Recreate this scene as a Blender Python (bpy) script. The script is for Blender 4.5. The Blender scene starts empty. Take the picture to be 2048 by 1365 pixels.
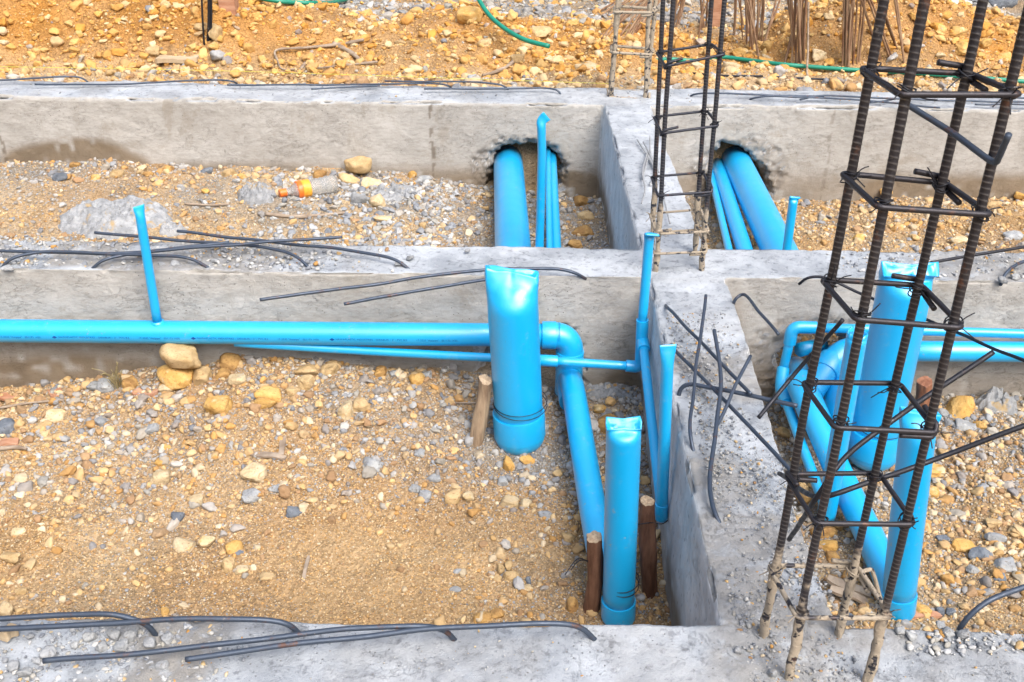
import bpy, math, random
import numpy as np
from mathutils import Vector, Matrix

R = math.radians
scene = bpy.context.scene
col = scene.collection

# ------------------------------------------------------------------ camera
F = 2059.0; PITCH = R(29.2); ROLL = 0.0125; CAMH = 1.3
cam_d = bpy.data.cameras.new("camera"); cam = bpy.data.objects.new("camera", cam_d); col.objects.link(cam)
cam_d.sensor_width = 36.0; cam_d.lens = F / 2048.0 * 36.0
cam_d.clip_start = 0.05; cam_d.clip_end = 500.0
CR = Matrix.Rotation(math.pi / 2 - PITCH, 3, 'X') @ Matrix.Rotation(ROLL, 3, 'Z')
CP = Vector((0, 0, CAMH))
cam.matrix_world = Matrix.Translation(CP) @ CR.to_4x4()
cam_d.dof.use_dof = True; cam_d.dof.focus_distance = 2.4; cam_d.dof.aperture_fstop = 32
scene.camera = cam

# ------------------------------------------------------------------ sky, sun, exposure
SUN_EL, SUN_AZ = R(50), R(152)          # azimuth measured from +Y (away from camera) clockwise
w = bpy.data.worlds.new("World"); scene.world = w; w.use_nodes = True
nt = w.node_tree; nt.nodes.clear()
sky = nt.nodes.new('ShaderNodeTexSky'); sky.sky_type = 'NISHITA'; sky.sun_disc = False
sky.sun_elevation = SUN_EL; sky.sun_rotation = SUN_AZ; sky.air_density = 1.0; sky.dust_density = 4.0; sky.ozone_density = 1.0
hs = nt.nodes.new('ShaderNodeHueSaturation'); hs.inputs['Saturation'].default_value = 0.72; hs.inputs['Value'].default_value = 1.0
bg = nt.nodes.new('ShaderNodeBackground'); bg.inputs['Strength'].default_value = 0.15
wo = nt.nodes.new('ShaderNodeOutputWorld')
# overcast: cloud cover is brightest overhead and dims to the horizon
tc_ = nt.nodes.new('ShaderNodeTexCoord'); sx_ = nt.nodes.new('ShaderNodeSeparateXYZ'); nt.links.new(tc_.outputs['Generated'], sx_.inputs[0])
mr_ = nt.nodes.new('ShaderNodeMapRange'); mr_.inputs[1].default_value = .25; mr_.inputs[2].default_value = .70; mr_.inputs[3].default_value = .45; mr_.inputs[4].default_value = 2.1; mr_.interpolation_type = 'SMOOTHSTEP'
cn_ = nt.nodes.new('ShaderNodeTexNoise'); cn_.inputs['Scale'].default_value = 3.0; cn_.inputs['Detail'].default_value = 5
cm_ = nt.nodes.new('ShaderNodeMapRange'); cm_.inputs[1].default_value = .3; cm_.inputs[2].default_value = .7; cm_.inputs[3].default_value = .8; cm_.inputs[4].default_value = 1.2
mu_ = nt.nodes.new('ShaderNodeMath'); mu_.operation = 'MULTIPLY'
nt.links.new(sx_.outputs[2], mr_.inputs[0]); nt.links.new(cn_.outputs[0], cm_.inputs[0]); nt.links.new(mr_.outputs[0], mu_.inputs[0]); nt.links.new(cm_.outputs[0], mu_.inputs[1])
nt.links.new(mu_.outputs[0], hs.inputs['Value'])
nt.links.new(sky.outputs[0], hs.inputs['Color']); nt.links.new(hs.outputs[0], bg.inputs[0]); nt.links.new(bg.outputs[0], wo.inputs[0])
sl = bpy.data.lights.new("sun", 'SUN'); sl.energy = 2.6; sl.angle = R(38); sl.color = (1.0, 0.94, 0.86)
so = bpy.data.objects.new("sun", sl); col.objects.link(so)
sd = Vector((math.sin(SUN_AZ) * math.cos(SUN_EL), math.cos(SUN_AZ) * math.cos(SUN_EL), math.sin(SUN_EL)))
so.rotation_euler = (-sd).to_track_quat('-Z', 'Y').to_euler(); so.location = sd * 20
scene.view_settings.view_transform = 'Standard'; scene.view_settings.look = 'None'
scene.view_settings.gamma = 1.0; scene.view_settings.exposure = 0.22
scene.cycles.max_bounces = 6

# ------------------------------------------------------------------ numbers: rays, noise
def ray(px, py):
    return (CR @ Vector(((px - 1024) / F, -(py - 682.5) / F, -1))).normalized()
def at(px, py, Y=None, z=None, X=None):
    """a point of the place seen at photo pixel px,py and known to lie at depth Y, height z or side X"""
    d = ray(px, py)
    t = (Y - CP.y) / d.y if Y is not None else (z - CP.z) / d.z if z is not None else (X - CP.x) / d.x
    return CP + d * t

def _h(i, j, k, s):
    M = np.uint64(0xFFFFFFFF)
    n = (i.astype(np.int64).astype(np.uint64) * np.uint64(374761393) + j.astype(np.int64).astype(np.uint64) * np.uint64(668265263)
         + k.astype(np.int64).astype(np.uint64) * np.uint64(2246822519) + np.uint64(s * 3266489917 % 4294967296)) & M
    n = ((n ^ (n >> np.uint64(13))) * np.uint64(1274126177)) & M
    n = ((n ^ (n >> np.uint64(16))) * np.uint64(2654435761)) & M
    return ((n ^ (n >> np.uint64(15))) & M).astype(np.float64) / 4294967295.0
def vn(p, s=1):
    with np.errstate(over='ignore'):
        i = np.floor(p); f = p - i; f = f * f * (3 - 2 * f); r = 0
        for a in (0, 1):
            for b in (0, 1):
                for c in (0, 1):
                    wt = (f[:, 0] if a else 1 - f[:, 0]) * (f[:, 1] if b else 1 - f[:, 1]) * (f[:, 2] if c else 1 - f[:, 2])
                    r = r + wt * _h(i[:, 0] + a, i[:, 1] + b, i[:, 2] + c, s)
    return r * 2 - 1
def fbm(p, o=4, s=1, g=0.5):
    r = 0; a = 1
    for k in range(o):
        r = r + a * vn(p * 2 ** k + 17.3 * k, s + k); a *= g
    return r
def sm(x, a, b):
    t = np.clip((x - a) / (b - a), 0, 1); return t * t * (3 - 2 * t)
def xy0(x, y): return np.stack([x, y, np.zeros_like(x)], 1)

# ------------------------------------------------------------------ objects
def tag(o, label=None, cat=None, group=None, kind=None):
    if label: o['label'] = label
    if cat: o['category'] = cat
    if group: o['group'] = group
    if kind: o['kind'] = kind
    return o
def empty(name, loc, label, cat, group=None):
    o = bpy.data.objects.new(name, None); o.location = loc; o.empty_display_size = .05; col.objects.link(o)
    o['_w'] = 1
    del o['_w']
    return tag(o, label, cat, group)
def mesh_obj(name, V, Fc, mat, parent=None, smooth=True, colors=None):
    """V world coordinates (n,3); Fc list of faces or (m,k) array. Origin goes to the base of the mesh."""
    V = np.asarray(V, dtype=np.float64)
    if parent is None:
        o0 = np.array([(V[:, 0].min() + V[:, 0].max()) / 2, (V[:, 1].min() + V[:, 1].max()) / 2, V[:, 2].min()])
    else:
        o0 = np.array(root_of(parent))
    me = bpy.data.meshes.new(name)
    if isinstance(Fc, np.ndarray):
        m, k = Fc.shape
        me.vertices.add(len(V)); me.vertices.foreach_set('co', (V - o0).astype(np.float32).ravel())
        me.loops.add(m * k); me.loops.foreach_set('vertex_index', Fc.astype(np.int32).ravel())
        me.polygons.add(m); me.polygons.foreach_set('loop_start', np.arange(0, m * k, k, dtype=np.int32))
        me.polygons.foreach_set('loop_total', np.full(m, k, dtype=np.int32)); me.update(calc_edges=True)
    else:
        me.from_pydata((V - o0).tolist(), [], Fc); me.update()
    if smooth: me.polygons.foreach_set('use_smooth', np.ones(len(me.polygons), dtype=bool))
    if colors is not None:
        ca = me.color_attributes.new('Col', 'FLOAT_COLOR', 'POINT')
        c4 = np.ones((len(V), 4), dtype=np.float32); c4[:, :colors.shape[1]] = colors
        ca.data.foreach_set('color', c4.ravel())
    me.materials.append(mat)
    o = bpy.data.objects.new(name, me); col.objects.link(o)
    if parent is None: o.location = o0
    else: o.parent = parent
    return o
def root_of(p):
    v = Vector(p.location)
    while p.parent is not None:
        p = p.parent; v += Vector(p.location)
    return v

class MB:
    def __init__(s): s.V = []; s.F = []; s.n = 0
    def add(s, V, Fc):
        s.V.append(np.asarray(V, float)); s.F += [tuple(i + s.n for i in f) for f in Fc]; s.n += len(V); return s
    def build(s, name, mat, parent=None, smooth=True): return mesh_obj(name, np.concatenate(s.V), s.F, mat, parent, smooth)

def resample(P, step):
    P = np.asarray([tuple(p) for p in P], float)
    d = np.r_[0, np.cumsum(np.linalg.norm(np.diff(P, axis=0), axis=1))]
    n = max(2, int(math.ceil(d[-1] / step)) + 1); t = np.linspace(0, d[-1], n)
    return np.stack([np.interp(t, d, P[:, k]) for k in range(3)], 1)
def spline(P, step=.01):
    P = [np.array(tuple(p), float) for p in P]
    if len(P) == 2: return resample(P, step)
    Q = [2 * P[0] - P[1]] + P + [2 * P[-1] - P[-2]]; out = []
    for i in range(1, len(Q) - 2):
        a, b, c, d = Q[i - 1:i + 3]
        def tj(ti, u, v): return ti + max(np.linalg.norm(v - u), 1e-6) ** .5
        t0 = 0; t1 = tj(t0, a, b); t2 = tj(t1, b, c); t3 = tj(t2, c, d)
        for t in np.linspace(t1, t2, 14, endpoint=False):
            A1 = (t1 - t) / (t1 - t0) * a + (t - t0) / (t1 - t0) * b; A2 = (t2 - t) / (t2 - t1) * b + (t - t1) / (t2 - t1) * c
            A3 = (t3 - t) / (t3 - t2) * c + (t - t2) / (t3 - t2) * d
            B1 = (t2 - t) / (t2 - t0) * A1 + (t - t0) / (t2 - t0) * A2; B2 = (t3 - t) / (t3 - t1) * A2 + (t - t1) / (t3 - t1) * A3
            out.append((t2 - t) / (t2 - t1) * B1 + (t - t1) / (t2 - t1) * B2)
    out.append(P[-1]); return resample(out, step)
def frames(P, ref=None):
    T = np.gradient(P, axis=0); T /= np.linalg.norm(T, axis=1)[:, None] + 1e-12
    u = np.array(ref if ref is not None else ((0, 0, 1) if abs(T[0][2]) < .9 else (1, 0, 0)), float)
    U = []
    for t in T:
        u = u - t * u.dot(t); u /= np.linalg.norm(u) + 1e-12; U.append(u)
    U = np.array(U); return T, U, np.cross(T, U)
def sweep(P, r, segs=20, off=None, ref=None, cap=True):
    """r scalar / per-ring / (rings,segs); off(i, th) -> local (u,w) offsets replaces the circle"""
    P = np.asarray(P, float); n = len(P); T, U, W = frames(P, ref)
    th = np.arange(segs) * 2 * math.pi / segs
    if off is not None:
        uv = np.array([off(i, th) for i in range(n)])
    else:
        rr = np.asarray(r, float)
        if rr.ndim == 0: rr = np.full((n, segs), float(rr))
        elif rr.ndim == 1: rr = np.repeat(rr[:, None], segs, 1)
        uv = np.stack([rr * np.cos(th), rr * np.sin(th)], 1).transpose(0, 2, 1)
    V = P[:, None, :] + uv[:, :, 0:1] * U[:, None, :] + uv[:, :, 1:2] * W[:, None, :]
    V = V.reshape(-1, 3)
    Fc = []
    for i in range(n - 1):
        a = i * segs; b = a + segs
        for k in range(segs):
            k2 = (k + 1) % segs; Fc.append((a + k, a + k2, b + k2, b + k))
    if cap:
        Fc.append(tuple(range(segs - 1, -1, -1))); Fc.append(tuple((n - 1) * segs + k for k in range(segs)))
    return V, Fc

# ------------------------------------------------------------------ materials
class NB:
    def __init__(s, name):
        s.m = bpy.data.materials.new(name); s.m.use_nodes = True; s.t = s.m.node_tree; s.b = s.t.nodes['Principled BSDF']
        s.c = s.t.nodes.new('ShaderNodeTexCoord').outputs['Object']
        s.g = s.t.nodes.new('ShaderNodeNewGeometry')
        s.pos = s.g.outputs['Position']
    def L(s, a, b): s.t.links.new(a, b)
    def val(s, sock, v):
        if hasattr(v, 'links'): s.L(v, sock)
        elif v is not None: sock.default_value = v if not isinstance(v, tuple) or len(v) == 4 or sock.type == 'VECTOR' else (*v, 1)
    def noise(s, scale, detail=4, rough=.55, vec=None, dist=0):
        n = s.t.nodes.new('ShaderNodeTexNoise'); n.inputs['Scale'].default_value = scale; n.inputs['Detail'].default_value = detail
        n.inputs['Roughness'].default_value = rough; n.inputs['Distortion'].default_value = dist; s.L(vec or s.pos, n.inputs['Vector']); return n.outputs['Fac']
    def voro(s, scale, feat='F1', vec=None, out='Distance'):
        n = s.t.nodes.new('ShaderNodeTexVoronoi'); n.feature = feat; n.inputs['Scale'].default_value = scale; s.L(vec or s.pos, n.inputs['Vector']); return n.outputs[out]
    def ramp(s, v, a, b, c0=0., c1=1.):
        n = s.t.nodes.new('ShaderNodeMapRange'); n.inputs[1].default_value = a; n.inputs[2].default_value = b; n.inputs[3].default_value = c0; n.inputs[4].default_value = c1
        n.interpolation_type = 'SMOOTHSTEP'; s.L(v, n.inputs[0]); return n.outputs[0]
    def mix(s, f, a, b, mode='MIX'):
        n = s.t.nodes.new('ShaderNodeMix'); n.data_type = 'RGBA'; n.blend_type = mode
        s.val(n.inputs[0], f); s.val(n.inputs[6], a); s.val(n.inputs[7], b); return n.outputs[2]
    def math(s, op, a, b=None):
        n = s.t.nodes.new('ShaderNodeMath'); n.operation = op; s.val(n.inputs[0], a); s.val(n.inputs[1], b); return n.outputs[0]
    def scl(s, v, k):
        n = s.t.nodes.new('ShaderNodeMapping'); n.inputs['Scale'].default_value = k; s.L(v, n.inputs[0]); return n.outputs[0]
    def attr(s, name='Col'):
        n = s.t.nodes.new('ShaderNodeAttribute'); n.attribute_name = name; return n.outputs['Color']
    def sep(s, c):
        n = s.t.nodes.new('ShaderNodeSeparateColor'); s.L(c, n.inputs[0]); return n.outputs
    def xyz(s, v):
        n = s.t.nodes.new('ShaderNodeSeparateXYZ'); s.L(v, n.inputs[0]); return n.outputs
    def bump(s, h, strength, dist, prev=None):
        n = s.t.nodes.new('ShaderNodeBump'); n.inputs['Strength'].default_value = strength; n.inputs['Distance'].default_value = dist
        s.L(h, n.inputs['Height'])
        if prev is not None: s.L(prev, n.inputs['Normal'])
        return n.outputs[0]
    def rnd(s): return s.t.nodes.new('ShaderNodeObjectInfo').outputs['Random']
    def out(s, color, rough=.8, normal=None, metal=0., spec=.5):
        s.val(s.b.inputs['Base Color'], color); s.val(s.b.inputs['Roughness'], rough); s.b.inputs['Metallic'].default_value = metal
        s.b.inputs['Specular IOR Level'].default_value = spec
        if normal is not None: s.L(normal, s.b.inputs['Normal'])
        return s.m

def mat_ground():
    n = NB('loose_earth'); c = n.attr()
    c1 = n.mix(n.ramp(n.noise(9, 5), .35, .65), n.mix(1., c, (.88, .86, .84), 'MULTIPLY'), c)
    cells = n.sep(n.voro(150, out='Color'))[0]
    c2 = n.mix(1., c1, n.mix(n.ramp(cells, 0, 1), (.78, .76, .73), (1.22, 1.2, 1.17)), 'MULTIPLY')
    c3 = c2
    h1 = n.bump(n.noise(60, 6, .65), .9, .012); h2 = n.bump(n.voro(150), .8, .004, h1); h3 = n.bump(n.voro(330), .6, .0022, h2)
    return n.out(c3, .95, h3, spec=.15)
def mat_attr_stone():
    n = NB('gravel_stone'); c = n.attr()
    c2 = n.mix(1., c, n.mix(n.noise(90, 4, .6), (.72, .70, .68), (1.2, 1.2, 1.2)), 'MULTIPLY')
    return n.out(c2, .88, n.bump(n.noise(240, 4, .7), .7, .002), spec=.2)
def mat_stone(name, a, b, vein=None):
    n = NB(name); f = n.ramp(n.noise(28, 5, .6), .35, .68); c = n.mix(f, a, b)
    c = n.mix(1., c, n.mix(n.rnd(), (.86, .86, .86), (1.12, 1.12, 1.12)), 'MULTIPLY')
    sp = n.ramp(n.noise(150, 3, .6), .56, .72)
    c = n.mix(sp, c, n.mix(1., c, (.62, .55, .48), 'MULTIPLY'))
    if vein: c = n.mix(n.ramp(n.noise(17, 4, .6, dist=.5), .58, .70), c, vein)
    h = n.bump(n.noise(45, 6, .65), .8, .01); h = n.bump(n.noise(300, 3, .6), .6, .0016, h)
    return n.out(c, .86, h, spec=.25)
def mat_concrete():
    n = NB('cast_concrete'); st = n.sep(n.attr())      # r damp, g rubble dirt, b cold joint
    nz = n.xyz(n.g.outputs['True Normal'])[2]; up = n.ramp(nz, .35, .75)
    # wall
    wv = n.scl(n.pos, (1, 1, 3.2))
    wc = n.mix(n.ramp(n.noise(2.6, 5, .6), .35, .68), (.410, .395, .370), (.490, .475, .450))
    wc = n.mix(n.ramp(n.noise(30, 7, .75, wv), .36, .60), n.mix(1., wc, (.83, .82, .80), 'MULTIPLY'), wc)
    scr = n.ramp(n.math('ABSOLUTE', n.math('SUBTRACT', n.noise(13, 7, .75, n.scl(n.pos, (1, 1, 2.8)), .6), .5)), .0, .009, 1, 0)
    scr = n.math('MULTIPLY', scr, n.ramp(n.noise(8, 4), .47, .56))
    wc = n.mix(n.math('MULTIPLY', scr, .62), wc, (.14, .12, .10))
    blot = n.ramp(n.noise(3.4, 6, .7, dist=.6), .54, .66); wc = n.mix(n.math('MULTIPLY', blot, .45), wc, (.27, .235, .185))
    wc = n.mix(n.math('MULTIPLY', n.ramp(n.noise(5, 6, .75, n.scl(n.pos, (1.6, 1.6, .35))), .56, .68), .35), wc, (.30, .27, .225))
    pit = n.ramp(n.voro(62), .07, .12, 1, 0); pit = n.math('MULTIPLY', pit, n.ramp(n.noise(5, 3), .46, .54))
    wc = n.mix(n.math('MULTIPLY', pit, .8), wc, (.11, .10, .085))
    # top
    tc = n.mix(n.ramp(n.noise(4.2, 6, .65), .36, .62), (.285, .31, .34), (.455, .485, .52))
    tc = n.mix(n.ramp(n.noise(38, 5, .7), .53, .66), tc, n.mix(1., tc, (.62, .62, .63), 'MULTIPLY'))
    tp = n.ramp(n.voro(80), .08, .17, 1, 0); tp = n.math('MULTIPLY', tp, n.ramp(n.noise(9, 4), .45, .56))
    tc = n.mix(n.math('MULTIPLY', tp, .7), tc, (.17, .165, .16))
    dirt = n.math('MULTIPLY', st[1], n.ramp(n.noise(26, 6, .7), .25, .52))
    tc = n.mix(n.math('MULTIPLY', dirt, .85), tc, n.mix(n.noise(11, 3), (.19, .185, .175), (.31, .285, .25)))
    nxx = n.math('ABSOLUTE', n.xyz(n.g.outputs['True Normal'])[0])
    side = n.mix(n.ramp(n.noise(16, 6, .7, n.scl(n.pos, (1, 1, .5))), .35, .65), (.55, .56, .57), (.70, .705, .71))  # faces turned to X paler and cooler: sky light put into the colour
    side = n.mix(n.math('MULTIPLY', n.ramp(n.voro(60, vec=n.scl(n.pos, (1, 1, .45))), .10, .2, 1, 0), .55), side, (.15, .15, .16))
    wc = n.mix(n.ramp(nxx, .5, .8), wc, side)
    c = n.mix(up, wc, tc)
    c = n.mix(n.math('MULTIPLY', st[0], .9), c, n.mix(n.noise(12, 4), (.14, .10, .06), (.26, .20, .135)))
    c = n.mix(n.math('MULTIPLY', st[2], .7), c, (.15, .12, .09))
    hp = n.math('ADD', n.math('MULTIPLY', pit, -.6), n.math('MULTIPLY', scr, -.18))
    h = n.bump(n.noise(60, 8, .75), .75, .006); h = n.bump(n.noise(230, 4, .75), .8, .0024, h); h = n.bump(hp, .9, .005, h)
    h = n.bump(n.math('MULTIPLY', tp, -1.), .6, .004, h)
    return n.out(c, .9, h, spec=.2)
def mat_pvc():
    n = NB('blue_pvc')
    f = n.noise(5, 4, .6); c = n.mix(f, (.000, .350, .70), (.000, .385, .755))
    dust = n.math('MULTIPLY', n.ramp(n.noise(24, 7, .75), .56, .74), .20)
    c = n.mix(dust, c, (.42, .52, .58))
    scr = n.ramp(n.math('ABSOLUTE', n.math('SUBTRACT', n.noise(26, 4, .6, dist=1.2), .5)), .0, .006, 1, 0)
    c = n.mix(n.math('MULTIPLY', scr, n.math('MULTIPLY', n.ramp(n.noise(9, 3), .56, .62), .35)), c, (.03, .12, .30))
    mud = n.math('MULTIPLY', n.ramp(n.noise(60, 5, .7), .62, .68), n.ramp(n.noise(6, 3), .52, .62))
    c = n.mix(n.math('MULTIPLY', mud, .75), c, (.38, .31, .21))
    m = n.out(c, n.ramp(n.noise(14, 4),   .3, .7, .34, .46), None, spec=.6)
    n.b.inputs['Coat Weight'].default_value = .55; n.b.inputs['Coat Roughness'].default_value = .36; n.b.inputs['Coat IOR'].default_value = 1.7
    return m
def mat_bar(name, mortar_z=None, soft=.12, rust=.55, base=(.040, .043, .055), metal=.55):
    n = NB(name)
    r = n.ramp(n.noise(34, 6, .7), rust, rust + .14)
    c = n.mix(r, base, n.mix(n.noise(120, 3), (.075, .042, .034), (.15, .075, .05)))
    c = n.mix(n.ramp(n.noise(70, 5, .7), .62, .72), c, (.16, .15, .145))
    crest = n.sep(n.attr())[0]; c = n.mix(n.math('MULTIPLY', crest, .65), c, (.27, .26, .26))   # rib crests lighter
    b = n.bump(n.noise(260, 4, .7), .5, .0012)
    if mortar_z is not None:
        z = n.xyz(n.pos)[2]
        zz = n.math('ADD', z, n.math('MULTIPLY', n.math('SUBTRACT', n.noise(11, 4, .7), .5), soft * 3))
        f = n.ramp(zz, mortar_z - .02, mortar_z + .02, 1, 0)
        f = n.math('MULTIPLY', f, n.ramp(n.noise(55, 3), .38, .44))
        c = n.mix(f, c, n.mix(n.noise(60, 4), (.27, .22, .16), (.42, .36, .28)))
        b = n.bump(n.math('MULTIPLY', f, n.noise(150, 4, .7)), .9, .004, b)
        m = n.out(c, .6, b); n.L(n.math('MULTIPLY', n.math('SUBTRACT', 1., f), metal), n.b.inputs['Metallic'])
        n.L(n.ramp(f, 0, 1, .46, .95), n.b.inputs['Roughness']); return m
    return n.out(c, n.ramp(n.noise(50, 4), .3, .7, .34, .6), b, metal)
def mat_simple(name, a, b, scale=20, rough=.8, spec=.4, stretch=(1, 1, 1), bump=.5, bd=.003):
    n = NB(name); v = n.scl(n.pos, stretch)
    f = n.noise(scale, 5, .65, v); return n.out(n.mix(n.ramp(f, .3, .7), a, b), rough, n.bump(f, bump, bd), spec=spec)
M = dict(
    ground=mat_ground(), gravel=mat_attr_stone(), concrete=mat_concrete(), pvc=mat_pvc(),
    pvc_dark=mat_simple('blue_print_ink', (.0, .05, .26), (.0, .07, .32), 20, .6),
    ochre=mat_stone('ochre_stone', (.50, .29, .085), (.57, .37, .14), (.60, .48, .28)),
    tan=mat_stone('tan_stone', (.42, .29, .14), (.52, .38, .21)),
    pale=mat_stone('pale_stone', (.50, .38, .22), (.58, .48, .32), (.5, .33, .14)),
    grey=mat_stone('grey_stone', (.25, .26, .27), (.36, .37, .37)),
    slate=mat_stone('slate_stone', (.11, .125, .15), (.18, .20, .225)),
    brown=mat_stone('brown_stone', (.30, .17, .065), (.46, .28, .10)),
    clod=mat_stone('dried_cement', (.23, .24, .25), (.35, .36, .37), (.36, .27, .15)),
    barA=mat_bar('ribbed_steel_near', .17, .10, rust=.56, base=(.036, .034, .040)), barB=mat_bar('ribbed_steel_middle', .20, .10), barC=mat_bar('ribbed_steel_far', .55, .06),
    dowel=mat_bar('smooth_steel_bar', rust=.55, base=(.060, .078, .110), metal=.5),
    dark=mat_bar('dark_steel_bar', rust=.60, base=(.022, .023, .030), metal=.5),
    rusty=mat_simple('rusty_wire_steel', (.16, .075, .04), (.34, .23, .14), 30, .8, .3, (1, 1, .25)),
    greywire=mat_simple('galvanised_wire', (.22, .23, .24), (.34, .35, .36), 40, .5, .5),
    bark=mat_simple('stake_bark', (.075, .032, .018), (.20, .10, .06), 40, .7, .4, (1, 1, .2), .9, .006),
    redbark=mat_simple('reddish_bark', (.16, .06, .03), (.30, .14, .08), 40, .7, .4, (1, 1, .2), .9, .006),
    paletimber=mat_simple('weathered_stake', (.15, .095, .06), (.40, .30, .20), 40, .8, .3, (1, 1, .15), .9, .005),
    cutwood=mat_simple('sawn_wood_end', (.28, .20, .13), (.46, .36, .25), 120, .8, .3),
    plank=mat_simple('old_plank_wood', (.38, .28, .17), (.52, .42, .29), 30, .85, .2, (.2, 1, 1), .7, .004),
    stick=mat_simple('dry_stick', (.20, .15, .11), (.38, .31, .24), 50, .85, .2, (.3, .3, 1), .8, .004),
    redwood=mat_simple('reddish_wood_chip', (.34, .16, .09), (.50, .29, .19), 50, .8, .2, (.2, 1, 1), .8, .003),
    hose=mat_simple('green_hose_rubber', (.005, .19, .125), (.012, .24, .16), 14, .45, .5, bump=.2),
    white=mat_simple('white_plastic', (.70, .70, .68), (.78, .78, .77), 14, .4, .5, bump=.1),
    orange=mat_simple('orange_plastic', (.66, .13, .015), (.80, .22, .04), 14, .4, .5, bump=.1),
    yellow=mat_simple('yellow_label', (.70, .26, .02), (.80, .42, .05), 14, .4, .5, bump=.1),
    string=mat_simple('yellow_string', (.55, .52, .08), (.62, .60, .12), 14, .7, .3, bump=.1),
    hay=mat_simple('dry_grass_tuft', (.22, .18, .09), (.38, .32, .18), 14, .9, .2, bump=.1),
    black=mat_simple('dark_rubber', (.03, .028, .025), (.06, .055, .05), 14, .7, .3, bump=.5),
)
def mat_bottle():
    n = NB('clear_plastic'); n.out((.72, .72, .70), .22, n.bump(n.noise(60, 3), .8, .01), spec=.6)
    n.b.inputs['Transmission Weight'].default_value = .72; n.b.inputs['IOR'].default_value = 1.25; return n.m
M['bottle'] = mat_bottle()

# ------------------------------------------------------------------ the lie of the ground
BX0, BX1 = .394, .598           # long beam sides
NY0, NY1 = 1.06, 1.318          # near cross beam
MY0, MY1 = 2.72, 2.925          # middle cross beam
FY0, FY1 = 4.48, 4.735          # far cross beam
def pX(px, depth): return (px - 1024) / F * depth
CRX = [pX(p, 5.6) for p in (-600, 0, 450, 700, 800, 940, 1100, 1250, 1500, 1600, 1700, 1850, 1930, 2048, 2600)]
CRZ = [.30, .30, .29, .17, .13, .19, .12, .09, .02, .19, .29, .29, .17, .12, .12]
def height(x, y, fine=True):
    p = xy0(x, y); lo = fbm(p * 2.6, 4, 5) * .028
    wallx = np.interp(x, [-1.7, -1.25, -1.05, -.8, -.47, -.2, .0, .3], [-.415, -.385, -.335, -.305, -.295, -.31, -.37, -.40])
    zNL = -.405 + (wallx + .405) * sm(y, 2.05, 2.62)
    zNR = np.full_like(x, -.41) + .03 * sm(x, .9, 1.4) * sm(y, 2.3, 2.7)
    fw = np.interp(x, [-2.3, -1.9, -1.2, -.52, -.15, .34], [-.31, -.29, -.325, -.335, -.38, -.43])
    zFL = -.375 + (fw + .375) * sm(y, 3.8, 4.4)
    zFR = np.full_like(x, -.42)
    cr = np.interp(x, CRX, CRZ) * (1 + .25 * vn(xy0(x * 2.1, y * 0), 9))
    prof = sm(y, 4.95, 5.55) * (1 - .999 * sm(y, 5.65, 6.25))
    zB = -.03 + .015 * sm(y, 4.75, 4.95) + cr * prof + .07 * fbm(p * 4.0, 4, 7) * prof
    left = x < (BX0 + BX1) / 2
    z = np.where(y < (MY0 + MY1) / 2, np.where(left, zNL, zNR), np.where(y < (FY0 + FY1) / 2, np.where(left, zFL, zFR), zB))
    z = z + np.where(y < 4.6, lo, lo * .7)
    if fine:
        z = z + fbm(p * 16, 3, 31) * .008 * np.where(y > 4.9, 2.2, 1) + fbm(p * 70, 2, 41) * .0025
    # ease into neighbours far outside the view
    return z
ZONE_GREYX = None
def greyness(x, y):
    """share of grey crushed stone among the yellow earth"""
    n = fbm(xy0(x, y) * 3.1, 3, 77)
    g = np.full_like(x, .13)
    left = x < .49
    near = y < 2.8; far = (y > 2.8) & (y < 4.6); back = y > 4.6
    g = np.where(near & left, .10 + .45 * sm(y, 2.05, 2.45) * sm(x, -1.9, -.9) + .5 * sm(x, -.25, .05) * sm(y, 1.9, 2.3) + .25 * sm(x, .1, .3), g)
    g = np.where(near & ~left, .35 + .3 * sm(-x, -1.1, -.7) + .2 * sm(y, 1.9, 2.4), g)
    g = np.where(far & left, .18 + .5 * sm(x, -.75, -.35) + .55 * sm(y, 3.85, 4.15) + .3 * sm(x, .0, .2), g)
    g = np.where(far & ~left, .25 + .45 * sm(-x, -1.25, -.85), g)
    g = np.where(far & left & (x > -.62) & (x < .1) & (y > 3.5), np.maximum(g, .8), g)
    g = np.where(back, .03 + .2 * (1 - sm(y, 4.9, 5.15)) + .9 * sm(y, 5.85, 6.15), g)
    return np.clip(g + np.where(back & (y < 5.85), .08, .28) * n, 0, .97)
def earth_colour(x, y):
    n = fbm(xy0(x, y) * 1.7, 4, 101); m = fbm(xy0(x, y) * 6.0, 3, 131); g = greyness(x, y)
    a = np.array([.385, .255, .130]); b = np.array([.475, .350, .205]); orange = np.array([.43, .21, .05]); grey = np.array([.25, .235, .21])
    t = sm(n, -.6, .6)[:, None]; c = a * (1 - t) + b * t
    k = (sm(y, 4.9, 5.3) * (1 - sm(y, 5.8, 6.1)) * np.clip(.55 + .5 * n, 0, 1))[:, None]; c = c * (1 - k) + orange * k
    damp = ((x > .49) & (y < 4.6)).astype(float) * .35 + sm(x, .0, .34) * (x < .49) * .45 + sm(m, .15, .7) * .45
    c = c * (1 - .35 * damp)[:, None]
    gg = (g * .9 * np.clip(.75 + .6 * m, 0, 1))[:, None]
    return c * (1 - gg) + grey * gg
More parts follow.
